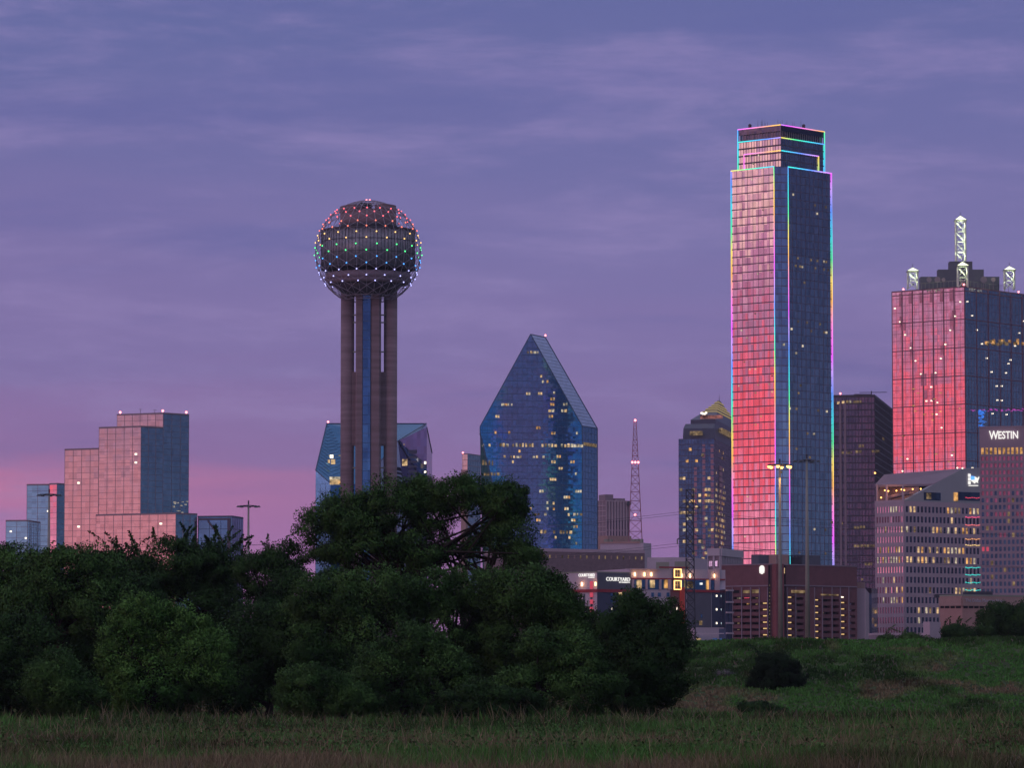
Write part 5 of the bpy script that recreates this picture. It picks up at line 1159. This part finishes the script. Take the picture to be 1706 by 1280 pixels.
# --- pale bank tower with angled roof
def bank_tower():
    D = 1700; ws = rect(1457.5, 1506, 1640, 835, D, 46, 34); L, Rw = ws[0], ws[1]; zc_ = Rw.z1
    root = empty('slant_roofed_tower', base(ws), 'pale concrete office tower with a slanted roof, open terrace and lit map logo', 'building')
    conc = M['concrete_light']; u1, zr_ = Rw.uz(1602, 782); zR = Rw.uz(1632, 779)[1]
    mb = MB(); P0 = plan(ws); mb.prism(inset(P0, 1.2), 8, zc_ - 3); mb.build('glass_core', G_DARK, root)
    # facade frames with real window openings
    frame = MB(); items = []; rnd = random.Random(21); z = 8; rows = []
    ptch = Rw.uz(1570, 843)[1] - Rw.uz(1570, 859.7)[1]; ztop1 = L.uz(1480, 836)[1]
    for j in range(14):
        zt = Rw.uz(1506.5, 843.5)[1] - j * ptch; zb_ = zt - ptch * .60; rows.append((zb_, zt))
    for w, nc, fr in ((L, 10, .52), (Rw, 21, .60)):
        pz = zc_ - .02
        for j, (zb_, zt) in enumerate(rows):
            w.box(frame, 0, w.len, zt, pz, -.7, 0); pz = zb_
        w.box(frame, 0, w.len, 8, pz, -.7, 0)
        cw = (w.len - 1.2) / nc
        for j, (zb_, zt) in enumerate(rows):
            for i in range(nc + 1):
                c = .6 + i * cw; w.box(frame, max(0, c - cw * (1 - fr) / 2), min(w.len, c + cw * (1 - fr) / 2), zb_, zt, -.68, -.004)
            for i in range(nc):
                c = .6 + (i + .5) * cw; f = i / nc; q = w.quad(c - cw * .5, c + cw * .5, zb_, zt, -.22)
                if w is Rw:
                    p = (.75 if f > .5 else .25, .12, .45, .05, .40, .62, .03, .05, .08 + (.75 if f > .6 else 0), .02, .3 if .2 < f < .6 else .05, .05, .03, .02)[j]
                    m = rnd.choice(LIT[:5]) if rnd.random() < p else G_DARK
                else:
                    m = G_PINK; p = (.15, 0, .15, 0, .5, .6, 0, .2, .2, .35, 0, .05, .05, 0)[j]
                    if j == 0 and 5 <= i <= 7: m = M['pale']
                    elif rnd.random() < p: m = rnd.choice([M['warm'], M['warm2'], M['pale']])
                    elif j > 6 or j == 1: m = G_DARK if rnd.random() < .95 else G_PINK
                items.append((q, m))
    for w in ws[2:]:
        w.box(frame, 0, w.len, 8, zc_ - .02, -.7, 0)
    frame.build('facade_frame', conc, root)
    quads('window', root, items)
    # slanted gable over the right wall
    top = MB(); zc2 = zc_; pts = [(0, zc2), (Rw.len, zc2), (Rw.len, zR), (u1, zr_)]
    F_ = [Rw.P(u, zz_, 0) for u, zz_ in pts]; B_ = [Rw.P(u, zz_, -2.0) for u, zz_ in pts]; top.face(F_); top.face(list(reversed(B_)))
    for i in range(4): j = (i + 1) % 4; top.face([F_[j], F_[i], B_[i], B_[j]])
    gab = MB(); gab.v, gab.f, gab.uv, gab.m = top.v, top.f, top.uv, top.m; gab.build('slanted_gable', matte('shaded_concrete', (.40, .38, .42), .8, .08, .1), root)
    o = MB(); Rw.pbox(o, 1539, 821, 1567, 834, .02, .1); Rw.pbox(o, 1596, 820.5, 1633, 834.5, .02, .1); o.build('strip_window', G_DARK, root)
    quads('lit_window', root, [(Rw.quad(*[Rw.prect(x0, y0, x1, y1)[i] for i in range(4)], .2), M[m]) for x0, y0, x1, y1, m in ((1588.5, 821, 1595.5, 835, 'warm2'), (1543, 822, 1551, 832, 'dimw'))])
    # canopy roof: eave to ridge
    E0 = L.P(0, L.uz(1457.5, 808)[1]); uE, zE = Rw.uz(1556, 806.5); E1 = Rw.P(uE, zE, -.1); R1 = Rw.P(u1, zr_ - .05, -.1); R0 = L.P(0, L.uz(1457.5, 790)[1], -6)
    c = MB(); q = [E0, E1, R1, R0]; dn = Vector((0, 0, -.9)); n_ = 4; c.face(q); c.face([p + dn for p in reversed(q)])
    for i in range(4): c.face([q[(i + 1) % 4], q[i], q[i] + dn, q[(i + 1) % 4] + dn])
    c.build('canopy_roof', M['mauve'], root)
    rb = MB(); Bk = ws[2].E; k3 = [R0, R1, Rw.P(Rw.len, zR, -.1), Vector((Bk.x, Bk.y, zR))]; rb.face([k3[0], k3[1], k3[2], k3[3]]); rb.face([Vector((L.O.x, L.O.y, zc_)), R0, k3[3], Vector((Bk.x, Bk.y, zc_))]); rb.face([Rw.P(Rw.len, zc_), Vector((Bk.x, Bk.y, zc_)), k3[3], Rw.P(Rw.len, zR)]); rb.build('rear_roof', M['mauve'], root)
    col = MB()
    for x in (1458.5, 1474.5, 1502): L.pbox(col, x, 808, x + 1.8, 835, -1.0, -.2)
    L.box(col, 0, L.len, L.z1 - .8, L.z1 + .5, -.8, .1); col.build('terrace_column', conc, root)
    bw = MB(); u0 = 0; bwl = Wall(L.P(0, 0, -9)[:2], L.P(L.len, 0, -9)[:2], L.z1, E0.z); bwl.box(bw, 0, bwl.len, L.z1, L.z1 + 6, -.5, 0); bw.build('terrace_wall', M['brick_tan'], root); rp = MB(); Q = [L.P(L.len * .3, L.z1 + 2.6, -3), L.P(L.len, L.z1 + 4.2, -3), L.P(L.len, L.z1 + 4.2, -6), L.P(L.len * .3, L.z1 + 2.6, -6)]; rp.face(Q); rp.face([p - Vector((0, 0, 1.2)) for p in reversed(Q)]); rp.face([Q[0] - Vector((0, 0, 1.2)), Q[1] - Vector((0, 0, 1.2)), Q[1], Q[0]]); rp.build('terrace_ramp', M['concrete'], root)
    for px, py in ((1474, 817.5), (1480, 818.5), (1493.5, 818), (1502, 816), (1506.5, 817), (1520.5, 815.5), (1534, 815), (1468, 829.5)):
        p = pt(px, py, D - 1 if px > 1503 else D + 8); MB().ball(p, .3, 6, 4).build('terrace_lamp', M['orange'], root)
    ld = bpy.data.lights.new('terrace_glow', 'POINT'); lo = bpy.data.objects.new('terrace_glow', ld); col_.objects.link(lo); ld.energy = 600; ld.color = (1, .45, .2); ld.shadow_soft_size = 2; lo.parent = root; lo.location = L.P(L.len * .5, L.z1 + 4, -3) - root.location
    # logo: bars, map, caption
    lg = MB()
    for y0, y1 in ((790, 795.2), (796.4, 801.2), (802.2, 807.4)): Rw.pbox(lg, 1612.2, y0, 1616, y1, .3, .5)
    lg.build('logo_bar', M['white_led'], root)
    def poly(pts, m, name, off):
        b = MB(); f = [Rw.P(*Rw.uz(x, y), off) for x, y in pts]; b.face(f); bk = [Rw.P(*Rw.uz(x, y), off - .2) for x, y in pts]
        for i in range(len(f)): j = (i + 1) % len(f); b.face([f[j], f[i], bk[i], bk[j]])
        b.build(name, m, root)
    poly([(1616.6, 799.8), (1616.4, 793.8), (1622.5, 794.2), (1622.5, 800)], emit('logo_blue', (.12, .38, 1), 1.5), 'logo_map', .5)
    poly([(1616.7, 800), (1622.5, 800.1), (1622.6, 794.4), (1626, 796.2), (1628.4, 797.5), (1629.8, 794.2), (1630.3, 797), (1628.6, 800.5), (1628, 803), (1628.6, 805.6), (1626.8, 804), (1624.2, 804.4), (1622.4, 806.2), (1620.3, 803.6), (1618, 802.6)], M['white_led'], 'logo_map', .5)
    cp = MB(); x = 1612.8
    while x < 1629: Rw.pbox(cp, x, 808.9, x + .9, 810.2, .3, .45); x += 1.25
    cp.build('logo_caption', M['white_led'], root)
    for px, py in ((1503.5, 785.4), (1457.8, 788.5), (1595, 780), (1603.5, 780.5)):
        p = pt(px, py, D + 12); MB().ball(p, .35, 6, 4).build('roof_lamp', M['orange'] if px < 1500 else M['hot'], root)
    # coloured reflections on the right bay, put on as rows of glowing strips
    for y, cc in ((830, (1, .08, .15)), (862.5, (1, .1, .25)), (875.5, (1, .2, .2)), (899, (1, .45, .2)), (909, (1, .7, .25)), (946.5, (.05, .8, .7)), (958.5, (.05, .8, .7)), (971.5, (.05, .8, .7)), (984, (.05, .8, .7))):
        b = MB(); x = 1608
        while x < 1633:
            u, z = Rw.uz(x, y + math.sin(x * 1.3) * .6); Rw.box(b, u, u + .8, z - .1, z + .12, .02, .2); x += 3.0 + random.random() * .8
        b.build('reflection_string', emit('reflection_glow', cc, 1.3), root)
bank_tower()

# --- grid hotel with big sign at the right edge
def grid_hotel():
    D = 1600; A = pt(1631.5, 713, D + 10); u_ = Vector((math.cos(R(-14)), math.sin(R(-14)))); w = Wall((A.x, A.y), (A.x + u_.x * 32, A.y + u_.y * 32), 8, A.z)
    root = empty('grid_hotel', (A.x, A.y, 8), 'mauve gridded hotel tower with a white lit name sign at the right edge', 'hotel')
    bk = [tuple(w.P(w.len, 0, -28)[:2]), tuple(w.P(0, 0, -28)[:2])]; pl = [tuple(w.O), tuple(w.E)] + bk
    st = matte('mauve_precast', (.36, .26, .32), .8, .08, .15)
    MB().prism([tuple(w.P(0, 0, -1.0)[:2]), tuple(w.P(w.len, 0, -1.0)[:2])] + bk, 8, w.z1 - .5, 0, 1).build('rear_wall', [st, M['roof']], root)
    f = MB(); zt0 = w.uz(1668, 746)[1]; w.box(f, 0, w.len, zt0, w.z1, -1, 0); f.build('sign_band', st, root)
    g = MB(); items = []; ncol = int(round((w.len - .6) / 1.63)); cw = (w.len - .6) / ncol; rnd = random.Random(31)
    z1 = zt0 - .01; rows = [(w.uz(1668, 757)[1], z1)]; ph = w.uz(1668, 760)[1] - w.uz(1668, 771.6)[1]; z = w.uz(1668, 760.5)[1]
    while z - ph > 9: rows.append((z - ph * .62, z)); z -= ph
    pz = None
    for j, (a, b) in enumerate(rows):
        if pz is not None: w.box(g, 0, w.len, b, pz, -1, 0)
        pz = a
        for i in range(ncol + 1):
            c = .3 + i * cw; w.box(g, max(0, c - cw * .2), min(w.len, c + cw * .2), a, b, -1, -.004)
        for i in range(ncol):
            c = .3 + (i + .5) * cw; q = w.quad(c - cw * .5, c + cw * .5, a, b, -.4)
            m = M['warm2'] if j == 0 else (matte('sunset_red', (.40, .10, .11), .8, .2) if False else SUNSET_PANE[0] if (j < 6 or rnd.random() < max(0, .75 - j * .05)) else G_DARK)
            if j > 6 and rnd.random() < .05: m = M['dimw']
            if j == 14 and i in (0, 1): m = M['pinkwin']
            items.append((q, m))
    w.box(g, 0, w.len, 8, pz, -1, 0); g.build('precast_grid', st, root); quads('window', root, items)
    s = text('sign', 'W', w, 1648, 718.3, 1663.5, 732.6, M['white_led'], root, .4, .12, .012); s = text('sign', 'ESTIN', w, 1663.5, 718.7, 1696.3, 731.6, M['white_led'], root, .4, .12, .012)
    pb = MB(); parapet(pb, pl, w.z1, .5, .6); pb.build('parapet', st, root)
SUNSET_PANE = [glass('sunset_tinted_glass', (.80, .22, .30), (1.2, 2), .03, .35, .25)]  # red sunset reflection of the upper rows is put into the pane tint
grid_hotel()

# --- red brick garage
def garage():
    D = 1500; ws = rect(1202, 1284, 1284.2, 942, D, 34, 8); L = ws[0]; Cn = L.E; Re = pt(1427.5, 945, D + 26); Rw = Wall(tuple(Cn), (Re.x, Re.y), 8, zat(941.5, D)); zt = Rw.z1; L.z1 = zt
    root = empty('brick_garage', (Cn.x, Cn.y, 8), 'wide red brick parking garage with lit decks at the foot of the skyline', 'garage')
    bk = L.O + Rw.E - Rw.O; core = [tuple(Cn + (Rw.d - L.d) * 2.2), tuple(Rw.P(Rw.len - 2, 0, -2.2)[:2]), tuple(bk), tuple(L.P(2, 0, -2.2)[:2])]
    zled = Rw.uz(1350, 977)[1]
    MB().prism([tuple(L.O), tuple(Cn), tuple(Rw.E), tuple(bk)], zled, zt, 0, 1).build('upper_wall', [M['brick_red'], M['roof']], root)
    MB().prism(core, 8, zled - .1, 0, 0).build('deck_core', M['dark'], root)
    # bays: brick with openings
    fr = MB(); it = []; fix = MB()
    def bays(w, cols, y0, pitch, nrow, shade, grp):
        us = []
        for x0, x1, lit in cols: us.append((w.prect(x0, 1000, x1, 1001)[0], w.prect(x0, 1000, x1, 1001)[1], lit))
        prev = 0
        for u0, u1, lit in us: w.box(fr, prev, u0, 8, zled - .02, -2.2, 0); prev = u1
        w.box(fr, prev, w.len, 8, zled - .02, -2.2, 0)
        for k_, (u0, u1, lit) in enumerate(us):
            yy = y0[k_]; pz = zled - .02
            for j in range(nrow):
                xm = (cols[k_][0] + cols[k_][1]) / 2; za = w.uz(xm, yy + j * pitch + 2.1)[1]; zb = w.uz(xm, yy + j * pitch - 2.1)[1]
                if za < 9: break
                w.box(fr, u0, u1, zb, pz, -2.2, -.006); pz = za
                w.box(fr, u0, u1, zb + .0, zb + .001, -2.2, -.01)
                if lit: it.append((w.quad(u0 + .5, u1 - .5, zb - (zb - za) * .62, zb - (zb - za) * .18, -1.1), M['garlamp']))
                elif random.random() < .25: it.append((w.quad(u0 + .8, u0 + 1.8, zb - (zb - za) * .6, zb - (zb - za) * .3, -1.5), M['dimw']))
            w.box(fr, u0, u1, 8, pz, -2.2, -.006)
    M['garlamp'] = emit('garage_tube', (1, .62, .26), .85)
    bays(L, ((1221.5, 1235, 0), (1236.5, 1250, 0), (1252, 1264, 0), (1266.5, 1278.5, 1)), (997, 997, 997, 1006), 10.55, 7, 0, 0)
    bays(Rw, ((1312, 1323.5, 1), (1326.5, 1339, 0), (1358, 1368, 1), (1371, 1384.5, 0), (1386.5, 1398, 0), (1400, 1411.5, 1), (1414.5, 1425, 0)), (996, 998, 1000.5, 1001, 1001, 1005, 1007), 10.55, 7, 0, 0)
    fr.build('deck_wall', M['brick_red'], root); quads('deck_lamp', root, it)
    t = MB(); L.pbox(t, 1205, 976, 1280, 978, 0, .3); Rw.pbox(t, 1300, 976, 1427, 978, 0, .3); Rw.box(t, 0, Rw.len, zt, zt + .4, -.8, .2); L.box(t, 0, L.len, zt, zt + .41, -.8, .21); t.build('ledge', M['mauve'], root)
    pr = MB()
    for x in (1220, 1235.5, 1250.5, 1265, 1279): L.pbox(pr, x, 979, x + 1.3, 1068, .02, .35)
    for x in (1310.5, 1324.5, 1341, 1356, 1369, 1385, 1399, 1413): Rw.pbox(pr, x, 979, x + 1.2, 1068, .02, .35)
    pr.build('pier', M['mauve'], root)
    d = MB(); L.pbox(d, 1280.5, 942, 1283.9, 1068, .02, .2); Rw.pbox(d, 1305.5, 942, 1308.5, 1068, .02, .2); d.build('joint', M['dark'], root)
    p = MB(); Rw.pbox(p, 1286, 940.5, 1299, 1068, .1, 2.4); p.build('stair_tower', matte('bright_brick', (.25, .08, .09), .9, .1, .5), root)
    lt = MB()
    for y in range(975, 1066, 6): L.pbox(lt, 1282.8, y, 1283.6, y + 2, .3, .5)
    lt.build('lamp_column', M['dimw'], root)
    q = []
    for x0, y0, x1, y1, m in ((1222, 984, 1232, 989, 'dark'), (1238, 984, 1250, 989, 'dimw'), (1253, 983, 1265, 989, 'dimw'), (1240, 996, 1249, 997.6, 'pinkwin'), (1228, 996.5, 1234, 998.3, 'pale'), (1244.5, 1005.5, 1249, 1007.5, 'warm2')):
        u0, u1, z0, z1 = L.prect(x0, y0, x1, y1); q.append((L.quad(u0, u1, z0, z1, .12), M[m]))
    for x0, y0, x1, y1, m in ((1317, 984, 1342, 989, 'dimw'), (1366, 990.5, 1396, 993, 'dimw'), (1400, 994.5, 1404, 996.5, 'hot'), (1304.6, 947, 1306.2, 956, 'warm')):
        u0, u1, z0, z1 = Rw.prect(x0, y0, x1, y1); q.append((Rw.quad(u0, u1, z0, z1, .42), M[m]))
    quads('lit_panel', root, q)
    # round-headed white logo with slits at its foot
    u0, u1, z0, z1 = L.prect(1266, 942.6, 1274.2, 957); uc = (u0 + u1) / 2; hw = (u1 - u0) / 2; lg = MB(); pts = [(u0, z0 + .9)]
    for i in range(13): a = math.pi * (1 - i / 12); pts.append((uc + hw * math.cos(a), z1 - hw + hw * math.sin(a)))
    pts.append((u1, z0 + .9)); fpt = [L.P(u, z, .45) for u, z in pts][::-1]; bpt = [L.P(u, z, .2) for u, z in pts][::-1]; lg.face(fpt)
    for i in range(len(fpt)): j = (i + 1) % len(fpt); lg.face([fpt[j], fpt[i], bpt[i], bpt[j]])
    for i in range(4): a = u0 + (u1 - u0) * (i / 4 + .03); L.box(lg, a, a + (u1 - u0) * .17, z0 + (0 if i in (1, 2) else .35), z0 + .95, .2, .44)
    lg.build('logo', M['white_led'], root)
    # rooftop blocks
    def rb(x0, x1, yt, m, name, off=-5.5, w=Rw):
        b = MB(); uu0, uu1, _, z = w.prect(x0, yt, x1, yt + 1); w.box(b, uu0, uu1, zt + .01, z, off - 4, off); b.build(name, m, root)
    rb(1244, 1258, 925, M['brick_tan'], 'rooftop_block', w=L); rb(1261, 1280, 924, M['brick_tan'], 'rooftop_block', w=L); rb(1281, 1303, 924, M['slate'], 'rooftop_block'); rb(1306, 1323, 924, M['brick_tan'], 'rooftop_block', -3); rb(1324, 1333, 925, M['slate'], 'rooftop_block'); rb(1354, 1384, 925, M['slate'], 'rooftop_block')
    fn = MB()
    for i in range(10): x = 1336 + i * 1.8; Rw.pbox(fn, x, 926 + (i % 3), x + .8, 940, -6, -5.6)
    Rw.pbox(fn, 1335, 925, 1354, 926.5, -6.2, -5.4); fn.build('roof_frame', M['dark_metal'], root)
garage()
def right_lows():
    ws = rect(1427.5, 1441.5, 1457, 981, 1530, 6, 20); ws2 = rect(1427.5, 1441.5, 1456, 981, 1530, 6); root = empty('white_tower_block', base(ws2), 'narrow blank pale block between the brick garage and the slant-roofed tower', 'building')
    MB().prism(plan(ws2), 8, ws2[0].z1, 0, 1).build('wall', [M['concrete_light'], M['roof']], root)
    t_ = MB(); ws2[0].pbox(t_, 1428, 970.5, 1440.5, 981, -6, -2); t_.build('brick_penthouse', M['brick_tan'], root); MB().ball(pt(1436.5, 966, 1536), .4).build('roof_lamp', M['dimw'], root)
    w3 = rect(1440, 1452, 1462, 980, 1600, 12); root4 = empty('blue_block', base(w3), 'dim blue glazed block squeezed behind the narrow pale one', 'building')
    MB().prism(plan(w3), 8, w3[0].z1, 0, 1).build('wall', [G_NAVY, M['roof']], root4); q = []
    for x, y in ((1458.5, 1020), (1458.5, 1042)): wl = w3[1]; u, z = wl.uz(x, y); q.append((wl.quad(u - .7, u + .7, z - .6, z + .6, .2), M['warm2']))
    quads('lit_window', root4, q)
    D = 1450; ws = rect(1565.5, 1603, 1760, 994, D, 50, 30); root = empty('newspaper_building', base(ws), 'low tan brick building with dark faint lettering at the right', 'building'); L, Rw = ws[0], ws[1]
    MB().prism(plan(ws), 8, L.z1, 0, 1).build('wall', [matte('rose_tan_brick', (.46, .25, .23), .9, .08, .5), M['roof']], root)
    f = MB(); L.box(f, 0, L.len, L.uz(1585, 1010)[1], L.z1 - .3, .01, .45); Rw.box(f, 0, Rw.len, Rw.uz(1604, 1010)[1], L.z1 - .3, .01, .45); f.build('frieze', M['brick_tan'], root)
    c = MB(); parapet(c, plan(ws), L.z1, .6, .6); c.build('cornice', M['concrete_grey'], root)
    text('sign', 'The Dallas Morning News', Rw, 1607, 998.5, 1672, 1005.5, matte('grey_letter', (.5, .45, .55), .6), root, .5, .06, .0)
    it = []
    for x0, x1 in ((1567, 1573), (1574.5, 1582), (1584, 1591), (1593, 1601)): u0, u1, z0, z1 = L.prect(x0, 1010.5, x1, 1014); it.append((L.quad(u0, u1, z0, z1, .1), M['dark']))
    x = 1605
    while x < 1700: u0, u1, z0, z1 = Rw.prect(x, 1010.5, x + 7, 1014); it.append((Rw.quad(u0, u1, z0, z1, .1), M['dark'])); x += 9
    quads('window', root, it)
    r = MB(); a = pt(1582, 992, D + 20); r.abox(a.x - 5, a.x + 5, a.y, a.y + 5, L.z1, L.z1 + 1.2); b = pt(1630, 990, D + 14); r.abox(b.x - 5, b.x + 5, b.y, b.y + 4, L.z1, L.z1 + 2.0); r.build('rooftop_unit', M['dark_metal'], root)
    ws = rect(1538, 1549, 1567, 1036.5, 1300, 40); root = empty('small_white_block', base(ws), 'small two-tone white block in front of the slant-roofed tower', 'building')
    MB().prism(plan(ws), 8, ws[0].z1, 0, 1).build('wall', [M['concrete_light'], M['roof']], root); t_ = MB()
    for w in ws[:2]: w.box(t_, 0, w.len, w.z0 + (w.z1 - w.z0) * .5, w.z0 + (w.z1 - w.z0) * .5 + .25, .01, .2)
    t_.build('string_course', M['slate'], root)
    ws = rect(1452, 1458, 1545, 1053.5, 1350, 60, 3); pl = [tuple(ws[1].O), tuple(ws[1].E), tuple(ws[1].P(ws[1].len, 0, -15)[:2]), tuple(ws[1].P(0, 0, -15)[:2])]; root = empty('loading_shed', (*pl[0], 8), 'long low flat canopy building at the foot of the slant-roofed tower', 'building')
    MB().prism(pl, 8, ws[1].z1 - 1, 0, 0).build('wall', M['mauve'], root); t_ = MB(); parapet(t_, pl, ws[1].z1 - 1, .7, 3); t_.build('roof_edge', M['concrete_light'], root)
right_lows()

# ------------------------------------------------------------------ masts, pylon, wires
def high_mast(px, pytop, D, lit, label, n=8, yaw=0.0):
    b = pt(px, pytop, D); z0 = float(gz(b.x, D)); root = empty('high_mast_light', (b.x, D, z0), label, 'street light', 'tall ring-headed floodlight masts')
    H = b.z - z0; MB().tube((b.x, D, z0 - .2), (b.x, D, b.z), .30 + H * .003, 10, .13).build('pole', M['galv'], root, True)
    r = 1.55; ring = MB()
    for i in range(18):
        a0, a1 = 2 * math.pi * i / 18, 2 * math.pi * (i + 1) / 18; ring.tube((b.x + r * .6 * math.cos(a0), D + r * .6 * math.sin(a0), b.z - .3), (b.x + r * .6 * math.cos(a1), D + r * .6 * math.sin(a1), b.z - .3), .06, 4)
    for i in range(n):
        a = 2 * math.pi * i / n + yaw; ring.tube((b.x, D, b.z - .1), (b.x + r * .85 * math.cos(a), D + r * .85 * math.sin(a), b.z - .2), .05, 4)
    ring.tube((b.x, D, b.z - .5), (b.x, D, b.z + .6), .12, 6); ring.build('ring', M['dark_metal'], root)
    for i in range(n):
        a = 2 * math.pi * i / n + yaw; c = Vector((b.x + r * math.cos(a), D + r * math.sin(a), b.z - .3))
        h = MB().cyl((c.x, c.y), .32, c.z - .12, c.z + .12, 10, r1=.16).build('lamp_head', M['dark_metal'], root)
        if lit: MB().ball(c - Vector((0, 0, .2)), .26, 8, 5).build('bulb', M['orange'], h)
    if lit:
        ld = bpy.data.lights.new('mast_glow', 'POINT'); lo = bpy.data.objects.new('mast_glow', ld); col_.objects.link(lo); ld.energy = 500; ld.color = (1, .5, .15); ld.shadow_soft_size = 1; lo.parent = root; lo.location = (0, 0, H - 2)
high_mast(82, 822, 610, False, 'unlit floodlight mast in front of the blue-grey glass wing at far left')
high_mast(414, 841, 640, False, 'unlit floodlight mast against open pink sky left of the big tree')
high_mast(1299, 772, 590, True, 'lit floodlight mast with orange lamps before the rainbow-edged tower', 6, .3)
high_mast(1344, 765, 560, False, 'unlit floodlight mast right of the orange-lit one', 6)
def pylon():
    D = 700; k = D / F; cx_ = sl(1149.5, 900)[0] * D; z0 = 8.0; root = empty('power_pylon', (cx_, D, z0), 'dark lattice power pylon right of the wood', 'pylon')
    mb = MB(); Z_ = lambda y: zat(y, D); ys = [1098, 1080, 1063, 1047, 1031, 1016, 1001, 987, 973, 959, 946, 933, 920, 908, 896, 884, 872, 860, 849, 839, 829, 816]
    hw = lambda y: max(6.0, 6.2 + (y - 900) * 1.3 / 100) * k
    for c in range(4):
        sx, sy = ((-1, -1), (1, -1), (1, 1), (-1, 1))[c]; tx, ty = ((-1, -1), (1, -1), (1, 1), (-1, 1))[(c + 1) % 4]
        for a, b in zip(ys, ys[1:]):
            za, zb = max(Z_(a), z0), Z_(b); A = Vector((cx_ + sx * hw(a), D + sy * hw(a), za)); B = Vector((cx_ + sx * hw(b), D + sy * hw(b), zb)); A2 = Vector((cx_ + tx * hw(a), D + ty * hw(a), za)); B2 = Vector((cx_ + tx * hw(b), D + ty * hw(b), zb))
            mb.tube(A, B, .085, 4); mb.tube(A, B2, .05, 4); mb.tube(A2, B, .05, 4); mb.tube(B, B2, .045, 4)
    mb.build('lattice', M['dark_metal'], root)
    ends = []
    for y, w in ((846.5, 17), (899, 21)):
        a = MB()
        for s in (-1, 1):
            for sy in (-1, 1):
                tipp = Vector((cx_ + s * w * k, D, Z_(y) + .05)); a.tube((cx_ + s * hw(y), D + sy * hw(y), Z_(y)), tipp, .06, 4); a.tube((cx_ + s * hw(y), D + sy * hw(y), Z_(y - 9)), tipp, .045, 4)
            a.tube(tipp, tipp - Vector((0, 0, .75)), .07, 6); ends.append((tipp - Vector((0, 0, .75)), s, y))
        a.tube((cx_ - w * k, D, Z_(y)), (cx_ + w * k, D, Z_(y)), .06, 4)
        ca = a.build('crossarm', M['dark_metal'], root)
        for s in (-1, 1): tp_ = Vector((cx_ + s * w * k, D, Z_(y) - .05)); MB().tube(tp_, tp_ - Vector((0, 0, .8)), .11, 6).build('insulator', M['galv'], ca)
    w_ = MB()
    for p, s, y in ends:
        for fx in (-1, 1):
            q = p + Vector((fx * 150, 90 if fx < 0 else -30, -1.0 if fx < 0 else -3.5)); prev = p; n = 24
            for i in range(1, n + 1):
                t_ = i / n; c = p.lerp(q, t_); c.z -= 4 * 4.2 * t_ * (1 - t_) * .8; w_.tube(prev, c, .030, 3, cap=False); prev = c
    w_.build('cable', M['dark_metal'], root)
pylon()
def small_things():
    D = 532; p = pt(1666.5, 1066, D); z = float(gz(p.x, D)); r = empty('marker_post', (p.x, D, z), 'tiny white marker post on the levee crest before the round tree', 'post')
    MB().cyl((p.x, D), .10, z - .1, z + .55, 8).build('post', M['concrete_light'], r); MB().ball((p.x, D, z + .62), .13).build('post_cap', M['concrete_light'], r)
    D = 299.7; q = pt(1072, 1046, D); z = float(gz(q.x, D)); r = empty('street_lamp', (q.x, D, z), 'small street lamp glowing yellow-green inside the crown of the rightmost tree', 'street light')
    MB().tube((q.x, D, z), (q.x, D, q.z), .06, 8).build('pole', M['galv'], r); MB().ball(q - Vector((0, .0, 0)), .12).build('bulb', emit('greenish_lamp', (.7, .95, .2), 1.6), r)
    ld = bpy.data.lights.new('lamp_glow', 'POINT'); lo = bpy.data.objects.new('lamp_glow', ld); col_.objects.link(lo); ld.energy = 26; ld.color = (.75, 1, .25); ld.shadow_soft_size = .15; lo.parent = r; lo.location = q + Vector((0, -.3, -.2)) - r.location
small_things()

# ------------------------------------------------------------------ haze
HAZE = 0.00004
if HAZE:
    hz = MB().abox(-4490, 4490, -1490, 6990, -2, 420).build('haze', [], None, kind='stuff')
    hm = bpy.data.materials.new('haze_air'); hm.use_nodes = True; ht = hm.node_tree; ht.nodes.clear()
    pv = ht.nodes.new('ShaderNodeVolumePrincipled'); pv.inputs['Density'].default_value = HAZE; pv.inputs['Color'].default_value = (.72, .70, .85, 1); pv.inputs['Anisotropy'].default_value = .2
    ho = ht.nodes.new('ShaderNodeOutputMaterial'); ht.links.new(pv.outputs[0], ho.inputs['Volume']); hz.data.materials.append(hm)
